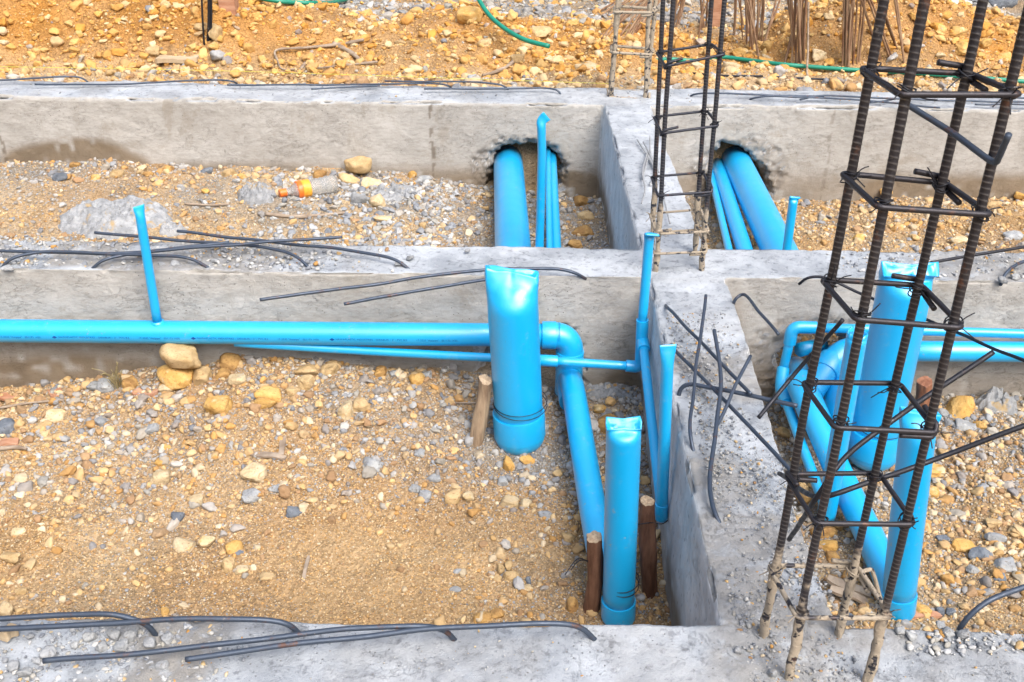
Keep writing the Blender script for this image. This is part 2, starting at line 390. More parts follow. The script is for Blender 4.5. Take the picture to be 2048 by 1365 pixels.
# the ground, one sheet out to the horizon
def axis(lo, hi, step, far):
    c = np.arange(lo, hi + 1e-6, step); e = np.array([.05, .12, .3, .8, 2, 5, 12, 30, 80, far])
    return np.r_[(lo - e)[::-1], c, hi + e]
gx = axis(-3.35, 3.35, .0125, 200); gy = axis(1.25, 7.3, .0125, 200)
GX, GY = np.meshgrid(gx, gy); gxf, gyf = GX.ravel(), GY.ravel()
gz = height(gxf, gyf)
out_w = np.clip(np.maximum(np.abs(gxf) - 3.4, np.maximum(gyf - 7.4, 1.2 - gyf)) / 3, 0, 1)
gz = gz * (1 - out_w) + (-.1) * out_w
nx, ny = len(gx), len(gy)
idx = np.arange(nx * ny).reshape(ny, nx)
gF = np.stack([idx[:-1, :-1].ravel(), idx[:-1, 1:].ravel(), idx[1:, 1:].ravel(), idx[1:, :-1].ravel()], 1)
gcol = earth_colour(gxf, gyf)
ground = mesh_obj('ground', np.stack([gxf, gyf, gz], 1), gF, M['ground'], colors=gcol)
tag(ground, 'yellow and grey stony earth in the pits and heaped behind the far beam', kind='structure')
def on_ground(px, py):
    d = ray(px, py); t = np.arange(1.2, 9.5, .006)
    P = np.array(CP)[None] + t[:, None] * np.array(d)[None]
    h = height(P[:, 0], P[:, 1], False); inside = ((P[:, 0] > BX0 - .01) & (P[:, 0] < BX1 + .01) & (P[:, 1] < FY1)) | ((P[:, 1] > MY0) & (P[:, 1] < MY1)) | ((P[:, 1] > FY0) & (P[:, 1] < FY1)) | (P[:, 1] < NY1)
    hit = np.where(inside, P[:, 2] < 0, P[:, 2] < h)
    k = int(np.argmax(hit))
    if inside[k] and BX0 - .011 < P[k, 0] < BX1 + .011 and NY1 < P[k, 1] < MY0 and px > 1500: return at(px, py, z=-.38)
    while inside[k] and k > 0: k -= 1
    q = Vector(P[k])
    if P[k, 2] > h[k] + .02 and k > 0: q.z = float(h[k])
    return q
def gz_at(x, y): return float(height(np.array([x]), np.array([y]))[0])

# ------------------------------------------------------------------ concrete foundation beams
def hole_cutter(pxs, y0w, y1w, ztop_l, seed):
    """jagged broken-out opening; pxs list of (px,py) outline on the front face, at depth y0w"""
    rnd = random.Random(seed); O = [at(a, b, Y=y0w) for a, b in pxs]
    O = resample([*O, O[0]], .018)[:-1]
    c = O.mean(0); V = []; n = len(O)
    for (yy, k) in ((y0w - .05, 1.30), (y0w - .004, 1.13), (y0w + .035, .98), ((y0w + y1w) / 2, .92), (y1w + .06, .98)):
        for q in O:
            j = 1 + rnd.uniform(-.10, .10); V.append((c[0] + (q[0] - c[0]) * k * j, yy, c[2] + (q[2] - c[2]) * k * j))
    Fc = []
    for r_ in range(4):
        for k in range(n): Fc.append((r_ * n + k, r_ * n + (k + 1) % n, (r_ + 1) * n + (k + 1) % n, (r_ + 1) * n + k))
    Fc.append(tuple(range(n - 1, -1, -1))); Fc.append(tuple(4 * n + k for k in range(n)))
    me = bpy.data.meshes.new('cut'); me.from_pydata([tuple(v) for v in V], [], Fc); me.update()
    return bpy.data.objects.new('cut', me)
def make_foundation():
    xs = [-3.6, BX0, BX1, 3.6]; ys = [NY0, NY1, MY0, MY1, FY0, FY1]; zb = -.56
    occ = {(i, j) for j in (0, 2, 4) for i in (0, 1, 2)} | {(1, 1), (1, 3)}
    V = {}; Fc = []
    def v(i, j, k):
        return V.setdefault((i, j, k), len(V))
    for (i, j) in occ:
        Fc.append((v(i, j, 1), v(i + 1, j, 1), v(i + 1, j + 1, 1), v(i, j + 1, 1)))
        Fc.append((v(i, j, 0), v(i, j + 1, 0), v(i + 1, j + 1, 0), v(i + 1, j, 0)))
        if (i, j - 1) not in occ: Fc.append((v(i, j, 0), v(i + 1, j, 0), v(i + 1, j, 1), v(i, j, 1)))
        if (i, j + 1) not in occ: Fc.append((v(i + 1, j + 1, 0), v(i, j + 1, 0), v(i, j + 1, 1), v(i + 1, j + 1, 1)))
        if (i - 1, j) not in occ: Fc.append((v(i, j + 1, 0), v(i, j, 0), v(i, j, 1), v(i, j + 1, 1)))
        if (i + 1, j) not in occ: Fc.append((v(i + 1, j, 0), v(i + 1, j + 1, 0), v(i + 1, j + 1, 1), v(i + 1, j, 1)))
    pts = [None] * len(V)
    for (i, j, k), n in V.items(): pts[n] = (xs[i], ys[j], 0 if k else zb)
    me = bpy.data.meshes.new('f'); me.from_pydata(pts, [], Fc); me.update()
    o = bpy.data.objects.new('f', me); col.objects.link(o)
    cuts = [hole_cutter([(975, 380), (985, 305), (1005, 290), (1060, 287), (1105, 296), (1128, 330), (1125, 375), (1060, 400)], FY0, FY1, 0, 1),
            hole_cutter([(1418, 395), (1420, 305), (1450, 290), (1495, 300), (1530, 345), (1545, 395), (1480, 415)], FY0, FY1, 0, 2),
            hole_cutter([(962, 800), (965, 690), (1010, 668), (1100, 660), (1142, 664), (1160, 700), (1164, 760), (1120, 800)], MY0, MY1, 0, 3),
            hole_cutter([(1550, 830), (1556, 720), (1590, 672), (1650, 668), (1705, 690), (1720, 760), (1715, 830), (1630, 850)], MY0, MY1, 0, 4)]
    for c in cuts:
        col.objects.link(c); m = o.modifiers.new('b', 'BOOLEAN'); m.operation = 'DIFFERENCE'; m.object = c; m.solver = 'EXACT'
    rm = o.modifiers.new('r', 'REMESH'); rm.mode = 'VOXEL'; rm.voxel_size = .0085; rm.adaptivity = 0
    dg = bpy.context.evaluated_depsgraph_get(); dg.update()
    ev = o.evaluated_get(dg); m2 = bpy.data.meshes.new_from_object(ev)
    n = len(m2.vertices); co = np.empty(n * 3, np.float32); m2.vertices.foreach_get('co', co); co = co.reshape(-1, 3).astype(float)
    nr = np.empty(n * 3, np.float32); m2.vertices.foreach_get('normal', nr); nr = nr.reshape(-1, 3)
    npoly = len(m2.polygons); fi = np.empty(npoly * 4, np.int32)
    assert len(m2.loops) == npoly * 4
    m2.loops.foreach_get('vertex_index', fi); fi = fi.reshape(-1, 4)
    for q in [o] + cuts: bpy.data.objects.remove(q)
    x, y, z = co.T; up = np.clip(nr[:, 2], 0, 1)
    edge = sm(up, .15, .6) * (1 - sm(up, .9, .999))                # rounded arris verts
    d = .0035 * fbm(co * 6, 3, 3) + .0018 * fbm(co * 26, 3, 8)
    # rubble dirt mask on tops
    dirty = np.zeros(n)
    dirty += ((y > MY0 - .02) & (y < MY1 + .02)) * (.95 * (1 - sm(x, -.75, -.35)) + .8 * sm(x, 1.05, 1.35))
    dirty += (y < NY1 + .02) * (1.15 * (1 - sm(x, -.58, -.42)) + .30)
    dirty += ((x > BX0 - .02) & (x < BX1 + .02) & (y > NY1) & (y < MY0)) * .8 * (1 - sm(y, 2.2, 2.5) * .8)
    dirty += (y < NY1 + .02) * .45 * sm(x, .3, .42) * (1 - sm(x, .62, .75))
    dirty += ((y > FY0 - .02)) * .25
    dirty = np.clip(dirty, 0, 1) * sm(fbm(co * 9, 3, 21), -.55, .15)
    top_n = sm(up, .5, .95)
    d = d + top_n * (.005 * fbm(co * np.array([3., 3., 1.]), 2, 12) + dirty * (.006 * np.abs(fbm(co * 30, 3, 14)) + .004 * fbm(co * 75, 2, 15)))
    chip = np.clip(fbm(co * 11, 4, 33) - .10, 0, 1)
    d = d - edge * chip * .030
    inner = ((np.abs(nr[:, 1]) < .8) | (y > FY0 + .03) & (y < FY1 - .03)) & (up < .3) & (z < -.08)
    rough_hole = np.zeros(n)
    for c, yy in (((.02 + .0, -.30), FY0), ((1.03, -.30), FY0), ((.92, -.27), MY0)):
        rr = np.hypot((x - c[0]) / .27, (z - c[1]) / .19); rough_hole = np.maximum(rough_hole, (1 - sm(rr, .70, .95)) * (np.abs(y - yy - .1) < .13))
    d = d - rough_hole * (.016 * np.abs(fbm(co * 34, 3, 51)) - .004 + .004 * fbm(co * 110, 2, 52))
    co2 = co + nr * d[:, None]
    nearw = (1 - sm(y, 1.32, 2.70)) * (y < 2.80)
    co2[:, 0] -= .027 * nearw * (1 - sm(np.abs(x - BX0), .03, .10))
    co2[:, 0] += (.020 - .048 * nearw) * (y < 2.80) * (1 - sm(np.abs(x - BX1), .03, .10)) * (1 - sm(y, 2.70, 2.79))
    # slightly wandering arrises
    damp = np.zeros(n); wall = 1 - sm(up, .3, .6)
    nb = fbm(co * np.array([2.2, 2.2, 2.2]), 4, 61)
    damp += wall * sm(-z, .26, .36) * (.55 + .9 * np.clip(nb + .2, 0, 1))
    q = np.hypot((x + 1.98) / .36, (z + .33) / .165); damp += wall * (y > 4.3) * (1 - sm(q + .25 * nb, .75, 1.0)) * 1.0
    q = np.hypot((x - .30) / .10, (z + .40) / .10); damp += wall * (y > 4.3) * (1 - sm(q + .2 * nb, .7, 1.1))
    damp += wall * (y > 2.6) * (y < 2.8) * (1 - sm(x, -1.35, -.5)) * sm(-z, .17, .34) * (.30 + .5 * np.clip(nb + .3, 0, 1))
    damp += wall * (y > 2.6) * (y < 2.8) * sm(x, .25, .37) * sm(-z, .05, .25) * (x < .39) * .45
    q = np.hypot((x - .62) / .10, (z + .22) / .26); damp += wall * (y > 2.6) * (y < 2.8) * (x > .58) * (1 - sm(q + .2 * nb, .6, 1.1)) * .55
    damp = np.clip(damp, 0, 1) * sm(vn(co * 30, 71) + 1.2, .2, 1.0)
    joint = np.zeros(n)
    for jx, amp in ((pX(40, 4.85) , 1), (pX(866, 4.85), 1), (pX(1625, 4.85), .5)):
        wob = jx + .008 * vn(np.stack([z * 0, z * 0, z * 18], 1), 81)
        joint = np.maximum(joint, amp * (np.abs(x - wob) < .006) * (vn(np.stack([z * 0, z * 0, z * 40], 1), 82) > -.35) * wall * (y > 4.3) * (y < 4.6))
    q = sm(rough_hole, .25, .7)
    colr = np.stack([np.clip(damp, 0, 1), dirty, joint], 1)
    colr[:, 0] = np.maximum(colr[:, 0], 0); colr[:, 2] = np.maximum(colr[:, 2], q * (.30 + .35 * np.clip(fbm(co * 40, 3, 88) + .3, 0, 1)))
    root = empty('concrete_foundation', (0, 2.8, -.56), 'rough grey cast concrete ground beams crossing to frame the earth pits', 'foundation')
    fc = co[fi].mean(1)
    inlong = (fc[:, 0] > BX0 - .004) & (fc[:, 0] < BX1 + .004)
    zone = np.where(fc[:, 1] < NY1 + .004, 0, np.where((fc[:, 1] > MY0 - .004) & (fc[:, 1] < MY1 + .004), 1, np.where(fc[:, 1] > FY0 - .004, 2, 3)))
    labs = ['near concrete beam along the bottom edge with loose rubble on its left end', 'middle concrete beam with bent steel bars and grey rubble on top',
            'far concrete beam with two broken holes for blue pipes', 'whitish concrete beam running away from the viewer and crossing the others']
    for k, nm in enumerate(('cross_beam', 'cross_beam', 'cross_beam', 'long_beam')):
        sel = fi[zone == k]; used, inv = np.unique(sel.ravel(), return_inverse=True)
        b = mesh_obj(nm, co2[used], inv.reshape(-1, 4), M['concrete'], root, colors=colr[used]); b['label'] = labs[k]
make_foundation()

# ------------------------------------------------------------------ stones
def ico(sub):
    t = (1 + 5 ** .5) / 2
    V = [(-1, t, 0), (1, t, 0), (-1, -t, 0), (1, -t, 0), (0, -1, t), (0, 1, t), (0, -1, -t), (0, 1, -t), (t, 0, -1), (t, 0, 1), (-t, 0, -1), (-t, 0, 1)]
    Fc = [(0, 11, 5), (0, 5, 1), (0, 1, 7), (0, 7, 10), (0, 10, 11), (1, 5, 9), (5, 11, 4), (11, 10, 2), (10, 7, 6), (7, 1, 8), (3, 9, 4), (3, 4, 2), (3, 2, 6), (3, 6, 8), (3, 8, 9), (4, 9, 5), (2, 4, 11), (6, 2, 10), (8, 6, 7), (9, 8, 1)]
    V = [np.array(v) / np.linalg.norm(v) for v in V]
    for _ in range(sub):
        mid = {}; nf = []
        def m(a, b):
            k = (min(a, b), max(a, b))
            if k not in mid:
                q = V[a] + V[b]; V.append(q / np.linalg.norm(q)); mid[k] = len(V) - 1
            return mid[k]
        for a, b, c in Fc:
            ab, bc, ca = m(a, b), m(b, c), m(c, a); nf += [(a, ab, ca), (b, bc, ab), (c, ca, bc), (ab, bc, ca)]
        Fc = nf
    return np.array(V), np.array(Fc)
ICO = {k: ico(k) for k in (0, 1, 2, 3)}
def rock_shape(rs, sub, nplanes=14, k=9, rough=.10):
    D, Fc = ICO[sub]
    N = rs.normal(size=(nplanes, 3)); N /= np.linalg.norm(N, axis=1)[:, None]; d = rs.uniform(.62, 1.0, nplanes)
    q = np.clip(D @ N.T, 0, None) / d
    r = (np.sum(q ** k, 1) + .55 ** k) ** (-1 / k)
    r = np.clip(r, .4, 1.35)
    r = r * (1 + rough * fbm(D * 2.2 + rs.uniform(0, 50, 3), 3, int(rs.integers(1, 99))))
    V = D * r[:, None]; V -= (V.max(0) + V.min(0)) / 2; V /= (V.max(0) - V.min(0)) / 2
    return V, Fc
def rotm(a, ax):
    return np.array(Matrix.Rotation(a, 3, ax))
GROUPS = {
    'o': ('ochre', 'yellow-ochre'), 't': ('tan', 'tan'), 'p': ('pale', 'pale cream'), 'g': ('grey', 'grey'), 's': ('slate', 'dark slate-grey'), 'b': ('brown', 'brown'), 'c': ('clod', 'pale grey')}
def zone_name(x, y):
    if y < NY1: return 'on the near concrete beam'
    if y < MY0: return 'in the near left pit' if x < .5 else 'in the near right pit'
    if y < FY0: return 'in the far left pit' if x < .5 else 'in the far right pit'
    return 'on the yellow heap behind the far beam'
rs = np.random.default_rng(7)
def stone(px, py, wpx, hpx, kind, label=None, P=None, rough=.13, sharp=None, yaw=None, sink=.30):
    """stone whose visible centre is at px,py in the photo; wpx wide and hpx tall there"""
    d = ray(px, py)
    if P is None:
        P = on_ground(px, py + hpx * .30) if py < 1262 or py > 1400 else None
        if P is None: P = at(px, py + hpx * .3, z=0.)
    else: P = Vector(P)
    depth = (CR.transposed() @ (P - CP)); dz = -depth.z
    lim = MY0 if P.y < MY0 else FY0 if P.y < FY0 else 99.
    against = lim - P.y < .03
    wx = wpx / F * dz / 2; hy = hpx / F * dz / 2
    el = math.atan2(CAMH - P.z, P.y); hz = hy * .92; wy = max(hy * 1.05, min(wx, hy * 1.3))
    k = sharp or float(rs.uniform(5, 11))
    V, Fc = rock_shape(rs, 3, int(rs.integers(9, 18)), k, rough)
    V = V @ rotm(float(rs.uniform(0, 6.28)), 'Z').T
    V -= (V.max(0) + V.min(0)) / 2; V /= (V.max(0) - V.min(0)) / 2
    V = np.sign(V) * np.abs(V) ** .82
    V = V * np.array([wx, wy, hz])
    V = V @ rotm(float(rs.uniform(-.22, .22)) if yaw is None else yaw, 'Y').T
    zc = hz * (1 - sink * 2)
    c = np.array(P) + np.array([0, 0, zc])
    if against:
        q = at(px, py, Y=lim - wy * .95); c = np.array([q.x, q.y, max(q.z, P.z + hz * .3)])
    if P.y > MY0 - .3 and P.y < MY0 and P.y + wy > MY0: c[1] = MY0 - wy * .95
    if P.y > FY0 - .3 and P.y < FY0 and P.y + wy > FY0: c[1] = FY0 - wy * .95
    V = V + c
    mt, cn = GROUPS[kind]
    o = mesh_obj('stone', V, Fc, M[mt])
    if label: tag(o, label, 'stone')
    else:
        zn = zone_name(P.x, P.y); tag(o, f'small {cn} stone lying {zn}', 'stone', f'{cn} stones {zn}')
    return o
ST = [
 (462, 720, 46, 38, 'b', 'angular brown stone right of the two stacked stones under the long pipe'),
 (405, 748, 36, 44, 't', 'upright tan stone just right of the deep ochre stone under the pipe'),
 (447, 746, 30, 24, 'b', None), (476, 757, 40, 30, 'p', 'white-faced stone below the angular brown stone'),
 (438, 807, 54, 44, 'o', 'bright rough ochre stone standing alone below the stacked stones'),
 (540, 783, 54, 36, 'o', 'broad ochre stone in the gravel right of the bright rough one'), (533, 800, 46, 26, 'o', None),
 (615, 738, 48, 28, 't', 'tan domed stone by the concrete below the thin pipe'), (660, 740, 36, 30, 't', 'pointed tan stone beside the domed one by the concrete'),
 (610, 762, 36, 28, 't', None), (585, 779, 30, 20, 't', None), (692, 815, 30, 44, 'p', 'pale upright stone among the gravel left of the pale stake'),
 (722, 808, 38, 28, 't', None), (113, 830, 42, 28, 'p', 'pale stone near the left edge among gravel below the concrete'), (86, 850, 38, 22, 't', None),
 (8, 852, 50, 38, 's', 'blue-grey stone cut by the left picture edge'), (215, 768, 40, 28, 'g', 'grey stone touching the concrete left of the dry grass tuft'),
 (188, 770, 30, 22, 'g', None), (305, 855, 30, 22, 'g', None), (205, 841, 28, 22, 'g', None), (262, 765, 32, 28, 'b', 'brown stone touching the concrete beside the dry grass tuft'),
 (335, 775, 30, 22, 'p', None), (760, 742, 28, 30, 'b', 'brown pointed stone leaning on the concrete below the thin pipe'), (835, 755, 32, 26, 'o', 'dark ochre stone left of the pale stake by the concrete'),
 (790, 745, 22, 18, 'g', None), (855, 748, 20, 16, 'g', None), (748, 924, 46, 30, 'g', 'grey-beige slab of stone in the middle of the near left pit'), (508, 943, 52, 36, 'p', 'rounded pale stone left of the forked dry sticks'),
 (323, 950, 38, 30, 'p', 'rounded pale stone left of centre in the open sandy pit'), (557, 975, 42, 18, 'g', 'flat grey oval stone below the rounded pale stone'), (503, 990, 40, 28, 'g', None),
 (590, 1022, 36, 20, 's', 'dark slate chip right of centre in the near left pit'), (394, 998, 30, 20, 'p', None), (354, 1033, 28, 20, 's', None), (334, 893, 28, 16, 'o', None), (325, 920, 32, 18, 'o', None),
 (370, 1085, 46, 30, 'p', 'large pale stone in the cluster in the middle of the sandy pit'), (413, 1080, 34, 28, 'p', None), (470, 1092, 32, 34, 'o', None), (458, 1125, 28, 34, 't', None), (483, 1138, 32, 22, 'p', None), (476, 1106, 26, 14, 's', None),
 (535, 1153, 34, 18, 't', None), (22, 1112, 44, 22, 't', 'smooth tan stone at the left picture edge above the near bars'), (37, 1063, 30, 17, 'p', None), (15, 1215, 28, 28, 'p', None), (44, 1180, 26, 16, 't', None), (330, 1222, 16, 18, 'o', None),
 (1022, 1152, 36, 30, 't', 'tan stone in the middle of a small cluster left of the dark stake'), (1002, 1136, 16, 20, 't', None), (1017, 1128, 16, 22, 't', None), (995, 1158, 18, 14, 't', None), (1055, 1175, 24, 14, 'p', None), (1057, 1160, 12, 24, 's', None),
 (905, 990, 32, 28, 't', 'tan stone left of its paler neighbour below the capped riser'), (937, 991, 24, 20, 'p', None), (1018, 1001, 40, 26, 'p', 'pale oval stone below the capped riser'), (1053, 1006, 24, 20, 'p', None),
 (1055, 917, 34, 18, 'o', 'flat ochre stone just below the rounded pipe cap'), (1018, 922, 26, 40, 'o', 'upright ochre stone below the rounded pipe cap'), (1137, 1072, 28, 24, 't', None), (965, 1232, 38, 24, 'b', None), (993, 1225, 30, 22, 'b', None),
 (1217, 845, 60, 46, 'b', 'large brown stone behind the split-topped riser'), (1200, 815, 28, 24, 'o', None), (1262, 850, 34, 34, 'b', None), (1145, 1205, 26, 36, 'b', None), (1115, 945, 22, 14, 't', None),
 (868, 955, 30, 18, 'g', None), (840, 905, 22, 16, 'g', None), (830, 975, 26, 18, 'g', None), (850, 988, 26, 24, 'g', None), (1005, 960, 24, 22, 'g', None), (1090, 1030, 28, 16, 'g', None), (915, 1142, 22, 12, 'g', None), (910, 1178, 26, 12, 'g', None),
 (717, 331, 54, 34, 't', 'large tan stone leaning on the far concrete beam'), (745, 365, 46, 22, 'p', 'long pale stone below the large leaning tan stone'), (698, 357, 46, 22, 't', 'flat tan stone above the plastic bottle base'), (721, 393, 44, 30, 'g', 'grey stone right of the plastic bottle'),
 (754, 402, 34, 30, 'p', 'pale ochre stone right of the grey one near the bottle'), (765, 438, 38, 16, 'p', None), (459, 344, 34, 26, 't', 'round tan stone above the dried cement lump'), (336, 337, 24, 20, 'b', None), (233, 346, 32, 20, 't', None), (192, 354, 22, 14, 'o', None),
 (297, 347, 20, 16, 'b', None), (152, 329, 24, 16, 'b', None), (122, 352, 34, 18, 's', 'slate stone at the foot of the far beam left of the cement mound'), (640, 347, 32, 26, 'b', 'dark brown stone above the plastic bottle'), (285, 336, 18, 14, 'p', None), (415, 341, 24, 16, 's', None),
 (485, 352, 18, 16, 'o', None), (512, 352, 18, 20, 't', None), (535, 355, 20, 18, 't', None), (825, 350, 18, 18, 'o', None), (850, 357, 28, 18, 'g', None), (412, 382, 16, 14, 'o', None), (1165, 400, 36, 28, 'b', 'brown stone against the long beam right of the upright thin pipe'), (1172, 430, 34, 24, 't', None), (1165, 462, 46, 26, 'b', None), (1150, 485, 30, 20, 'b', None),
 (308, 100, 28, 22, 't', 'tan stone on the heap just left above the old plank'), (432, 62, 30, 40, 't', 'rough upright tan stone beside the dark bars on the heap'), (150, 83, 20, 18, 'o', None), (150, 100, 22, 16, 'o', None), (6, 85, 24, 14, 'p', None), (6, 60, 18, 18, 'p', None), (402, 52, 24, 18, 't', None), (438, 75, 20, 16, 'o', None), (428, 92, 24, 16, 'o', None), (380, 97, 18, 12, 'o', None),
 (940, 28, 52, 36, 'o', 'largest ochre block on the heap crest left of the green hose'), (970, 87, 30, 24, 't', None), (1083, 62, 44, 24, 't', 'wide tan stone on the heap right of the hanging green hose'), (1100, 119, 28, 22, 'p', 'pale stone below the free end of the green hose'), (1172, 134, 46, 22, 'p', 'flat pale block near the far cage on the heap'), (1145, 45, 28, 16, 'o', None),
 (1140, 117, 24, 16, 't', None), (1180, 78, 20, 18, 't', None), (1198, 107, 18, 18, 'p', None), (1058, 160, 22, 12, 'p', None), (1035, 115, 30, 18, 't', None), (1054, 92, 26, 14, 't', None), (800, 85, 22, 14, 't', None), (690, 110, 20, 18, 't', None),
 (1462, 133, 38, 32, 'p', 'pale angular stone sitting against the green hose right of the middle cage'), (1395, 131, 26, 22, 'p', 'pale stone between the bars of the middle cage by the hose'), (1480, 103, 36, 22, 'o', None), (1635, 107, 28, 26, 'p', 'pale stone between two rusty rod bundles'), (1535, 92, 28, 26, 'o', None), (1532, 115, 22, 16, 'p', None),
 (1915, 60, 32, 22, 'o', 'upper ochre stone on the right heap between the near cage bars'), (1922, 95, 36, 32, 'o', 'lower ochre stone on the right heap between the near cage bars'), (1968, 85, 28, 24, 'o', None), (2005, 112, 30, 22, 'o', None), (2000, 62, 24, 18, 'o', None), (1880, 110, 20, 14, 'p', None), (1745, 60, 24, 18, 'o', None),
 (1916, 808, 62, 50, 'o', 'big rough ochre stone in the near right pit right of the cage'), (1930, 850, 48, 24, 'g', 'grey broken stone just below the big rough ochre stone'), (1958, 848, 22, 22, 'o', None), (1885, 825, 24, 20, 'g', None), (1900, 845, 24, 18, 'g', None),
 (1865, 940, 42, 36, 'o', 'ochre stone tucked against the right foot of the near right riser'), (1864, 983, 30, 24, 'o', None), (1925, 1090, 46, 24, 'o', 'smooth orange oval stone in the near right pit'), (1850, 1050, 28, 24, 'b', None), (1960, 1106, 52, 24, 's', 'long dark grey stone right of the smooth orange oval stone'), (2008, 1124, 46, 32, 'g', 'rounded grey stone near the right picture edge'),
 (1885, 1077, 32, 14, 's', None), (1990, 1070, 42, 20, 'g', None), (1946, 1136, 28, 18, 'g', None), (1998, 1155, 26, 16, 's', None), (1960, 1163, 28, 12, 's', None), (1953, 1182, 30, 14, 'g', None), (2000, 1095, 26, 14, 'p', None), (1985, 1043, 34, 16, 't', None), (1838, 1215, 40, 34, 'o', 'ochre stone beside the foot of the capped riser in the near right pit'), (1878, 1220, 20, 22, 's', None), (1900, 1222, 20, 14, 's', None),
 (1645, 1058, 56, 26, 'b', 'flat brown stone in the narrow trench beside the long beam'), (1655, 1088, 44, 28, 'o', None), (1664, 1110, 28, 22, 'b', None), (1602, 968, 26, 26, 't', None), (1606, 992, 32, 22, 'b', None), (1566, 862, 30, 20, 't', None), (1562, 785, 26, 20, 'g', None), (1610, 1200, 30, 22, 'b', None), (1690, 1235, 40, 22, 's', None), (1695, 1150, 30, 20, 'b', None),
 (1772, 385, 24, 18, 'o', None), (1918, 482, 32, 20, 'p', 'pale stone in the far right pit behind the near cage'), (2025, 470, 36, 20, 'g', 'grey stone at the right edge of the far right pit'), (1718, 475, 24, 16, 'o', None), (2040, 392, 24, 16, 'o', None), (1990, 408, 36, 14, 't', None), (1860, 400, 22, 14, 't', None), (1955, 440, 22, 12, 'g', None),
]
for s in ST: stone(*s)
# the two stones stacked under the long pipe
g0 = at(350, 765, Y=2.60); gzz = gz_at(g0.x, g0.y)
stone(352, 750, 78, 52, 'o', 'deep ochre stone at the bottom of the stack under the long pipe', P=(g0.x, 2.62, at(352, 772, Y=2.62).z), sink=.05)
p1 = at(360, 714, Y=2.62); stone(360, 712, 86, 52, 't', 'large tan stone wedged on another directly under the long blue pipe', P=(p1.x, 2.62, p1.z), sink=.5, sharp=7)
# loose grey stones on the near beam
for (px, py, ww, hh, k) in [(180, 1272, 28, 20, 'g'), (228, 1270, 28, 20, 'g'), (262, 1271, 26, 20, 'g'), (206, 1291, 26, 20, 'g'), (243, 1291, 30, 24, 'g'), (300, 1287, 28, 22, 'c'), (335, 1277, 26, 20, 'c'), (100, 1306, 30, 26, 'c'), (52, 1340, 32, 18, 'g'), (28, 1332, 24, 18, 'c'),
                            (272, 1308, 20, 12, 'c'), (325, 1330, 28, 20, 'c'), (75, 1322, 20, 12, 'c'), (62, 1272, 18, 12, 'c'), (150, 1290, 18, 14, 'g'), (1800, 1262, 22, 16, 'g'), (1822, 1272, 24, 16, 'g'), (1895, 1262, 24, 20, 'g'), (1925, 1266, 24, 22, 'c'), (1880, 1250, 20, 14, 'g'), (1545, 1345, 18, 20, 'c'), (1475, 1300, 16, 14, 'c')]:
    stone(px, py, ww, hh, k, P=at(px, py + hh * .3, z=0.004), sink=.12)
for (px, py, ww, hh, k) in [(350, 526, 24, 14, 'c'), (325, 528, 18, 10, 'c'), (45, 505, 18, 8, 'g'), (15, 536, 26, 12, 'c'), (430, 520, 18, 10, 'c'), (798, 525, 20, 12, 'c'), (820, 515, 16, 10, 'g'), (935, 500, 12, 8, 'c'), (2005, 560, 18, 14, 'g'), (2030, 552, 16, 12, 'g')]:
    stone(px, py, ww, hh, k, P=at(px, py + hh * .3, z=0.004))

# ------------------------------------------------------------------ gravel, merged as stuff
PALN = np.array([[.54, .35, .155], [.57, .42, .235], [.60, .50, .35], [.47, .265, .09], [.33, .205, .11], [.55, .375, .18]])
PALG = np.array([[.27, .285, .305], [.36, .37, .38], [.20, .215, .24], [.44, .44, .43], [.33, .32, .29]])
PALH = np.array([[.57, .32, .09], [.60, .40, .16], [.62, .48, .28], [.52, .26, .055], [.58, .34, .11]])
def scatter(name, label, x, y, size, rng, zf, sub, colors, flat=.7, sink=.25, shade=None):
    K = 24; D = [rock_shape(rng, sub, int(rng.integers(7, 14)), float(rng.uniform(9, 26)), (.0, .12, .22, .2)[sub])[0] for _ in range(K)]
    if sub == 0: D = [ICO[0][0] * rng.uniform(.72, 1.2, (12, 1)) for _ in range(K)]
    D = np.array(D); Fi = ICO[sub][1]; N = len(x); nv = D.shape[1]
    B = D[rng.integers(0, K, N)]
    sc = size[:, None] * np.stack([rng.uniform(.75, 1.35, N), rng.uniform(.6, 1.0, N), rng.uniform(.45, .85, N) * flat / .7], 1)
    a = rng.uniform(0, 2 * np.pi, N); b = rng.normal(0, .35, N); c = rng.normal(0, .35, N)
    def rot(ax, t):
        m = np.zeros((N, 3, 3)); cc, ss = np.cos(t), np.sin(t); i, j = [(1, 2), (2, 0), (0, 1)][ax]
        m[:, ax, ax] = 1; m[:, i, i] = cc; m[:, j, j] = cc; m[:, i, j] = -ss; m[:, j, i] = ss; return m
    Rm = rot(2, a) @ rot(0, b) @ rot(1, c)
    V = np.einsum('nij,nvj->nvi', Rm, B * sc[:, None, :])
    z = zf(x, y) + sc[:, 2] * (1 - 2 * sink) * .6
    V += np.stack([x, y, z], 1)[:, None, :]
    Fg = (Fi[None] + (np.arange(N) * nv)[:, None, None]).reshape(-1, 3)
    cc = np.repeat(colors, nv, 0)
    o = mesh_obj(name, V.reshape(-1, 3), Fg, M['gravel'], smooth=sub > 1, colors=cc)
    tag(o, label, 'gravel', kind='stuff'); return o
def pick(rng, x, y, heap=False):
    g = greyness(x, y); N = len(x); isg = rng.uniform(0, 1, N) < g * .85
    base = np.where((y > 4.95)[:, None], PALH[rng.integers(0, len(PALH), N)], PALN[rng.integers(0, len(PALN), N)])
    c = np.where(isg[:, None], PALG[rng.integers(0, len(PALG), N)], base) * rng.uniform(.82, 1.15, N)[:, None]
    # small stones share the dust colour of the earth round them
    e = earth_colour(x, y); k = rng.uniform(.0, .45, N)[:, None]
    return np.clip(c * (1 - k) + e * k, 0, .8)
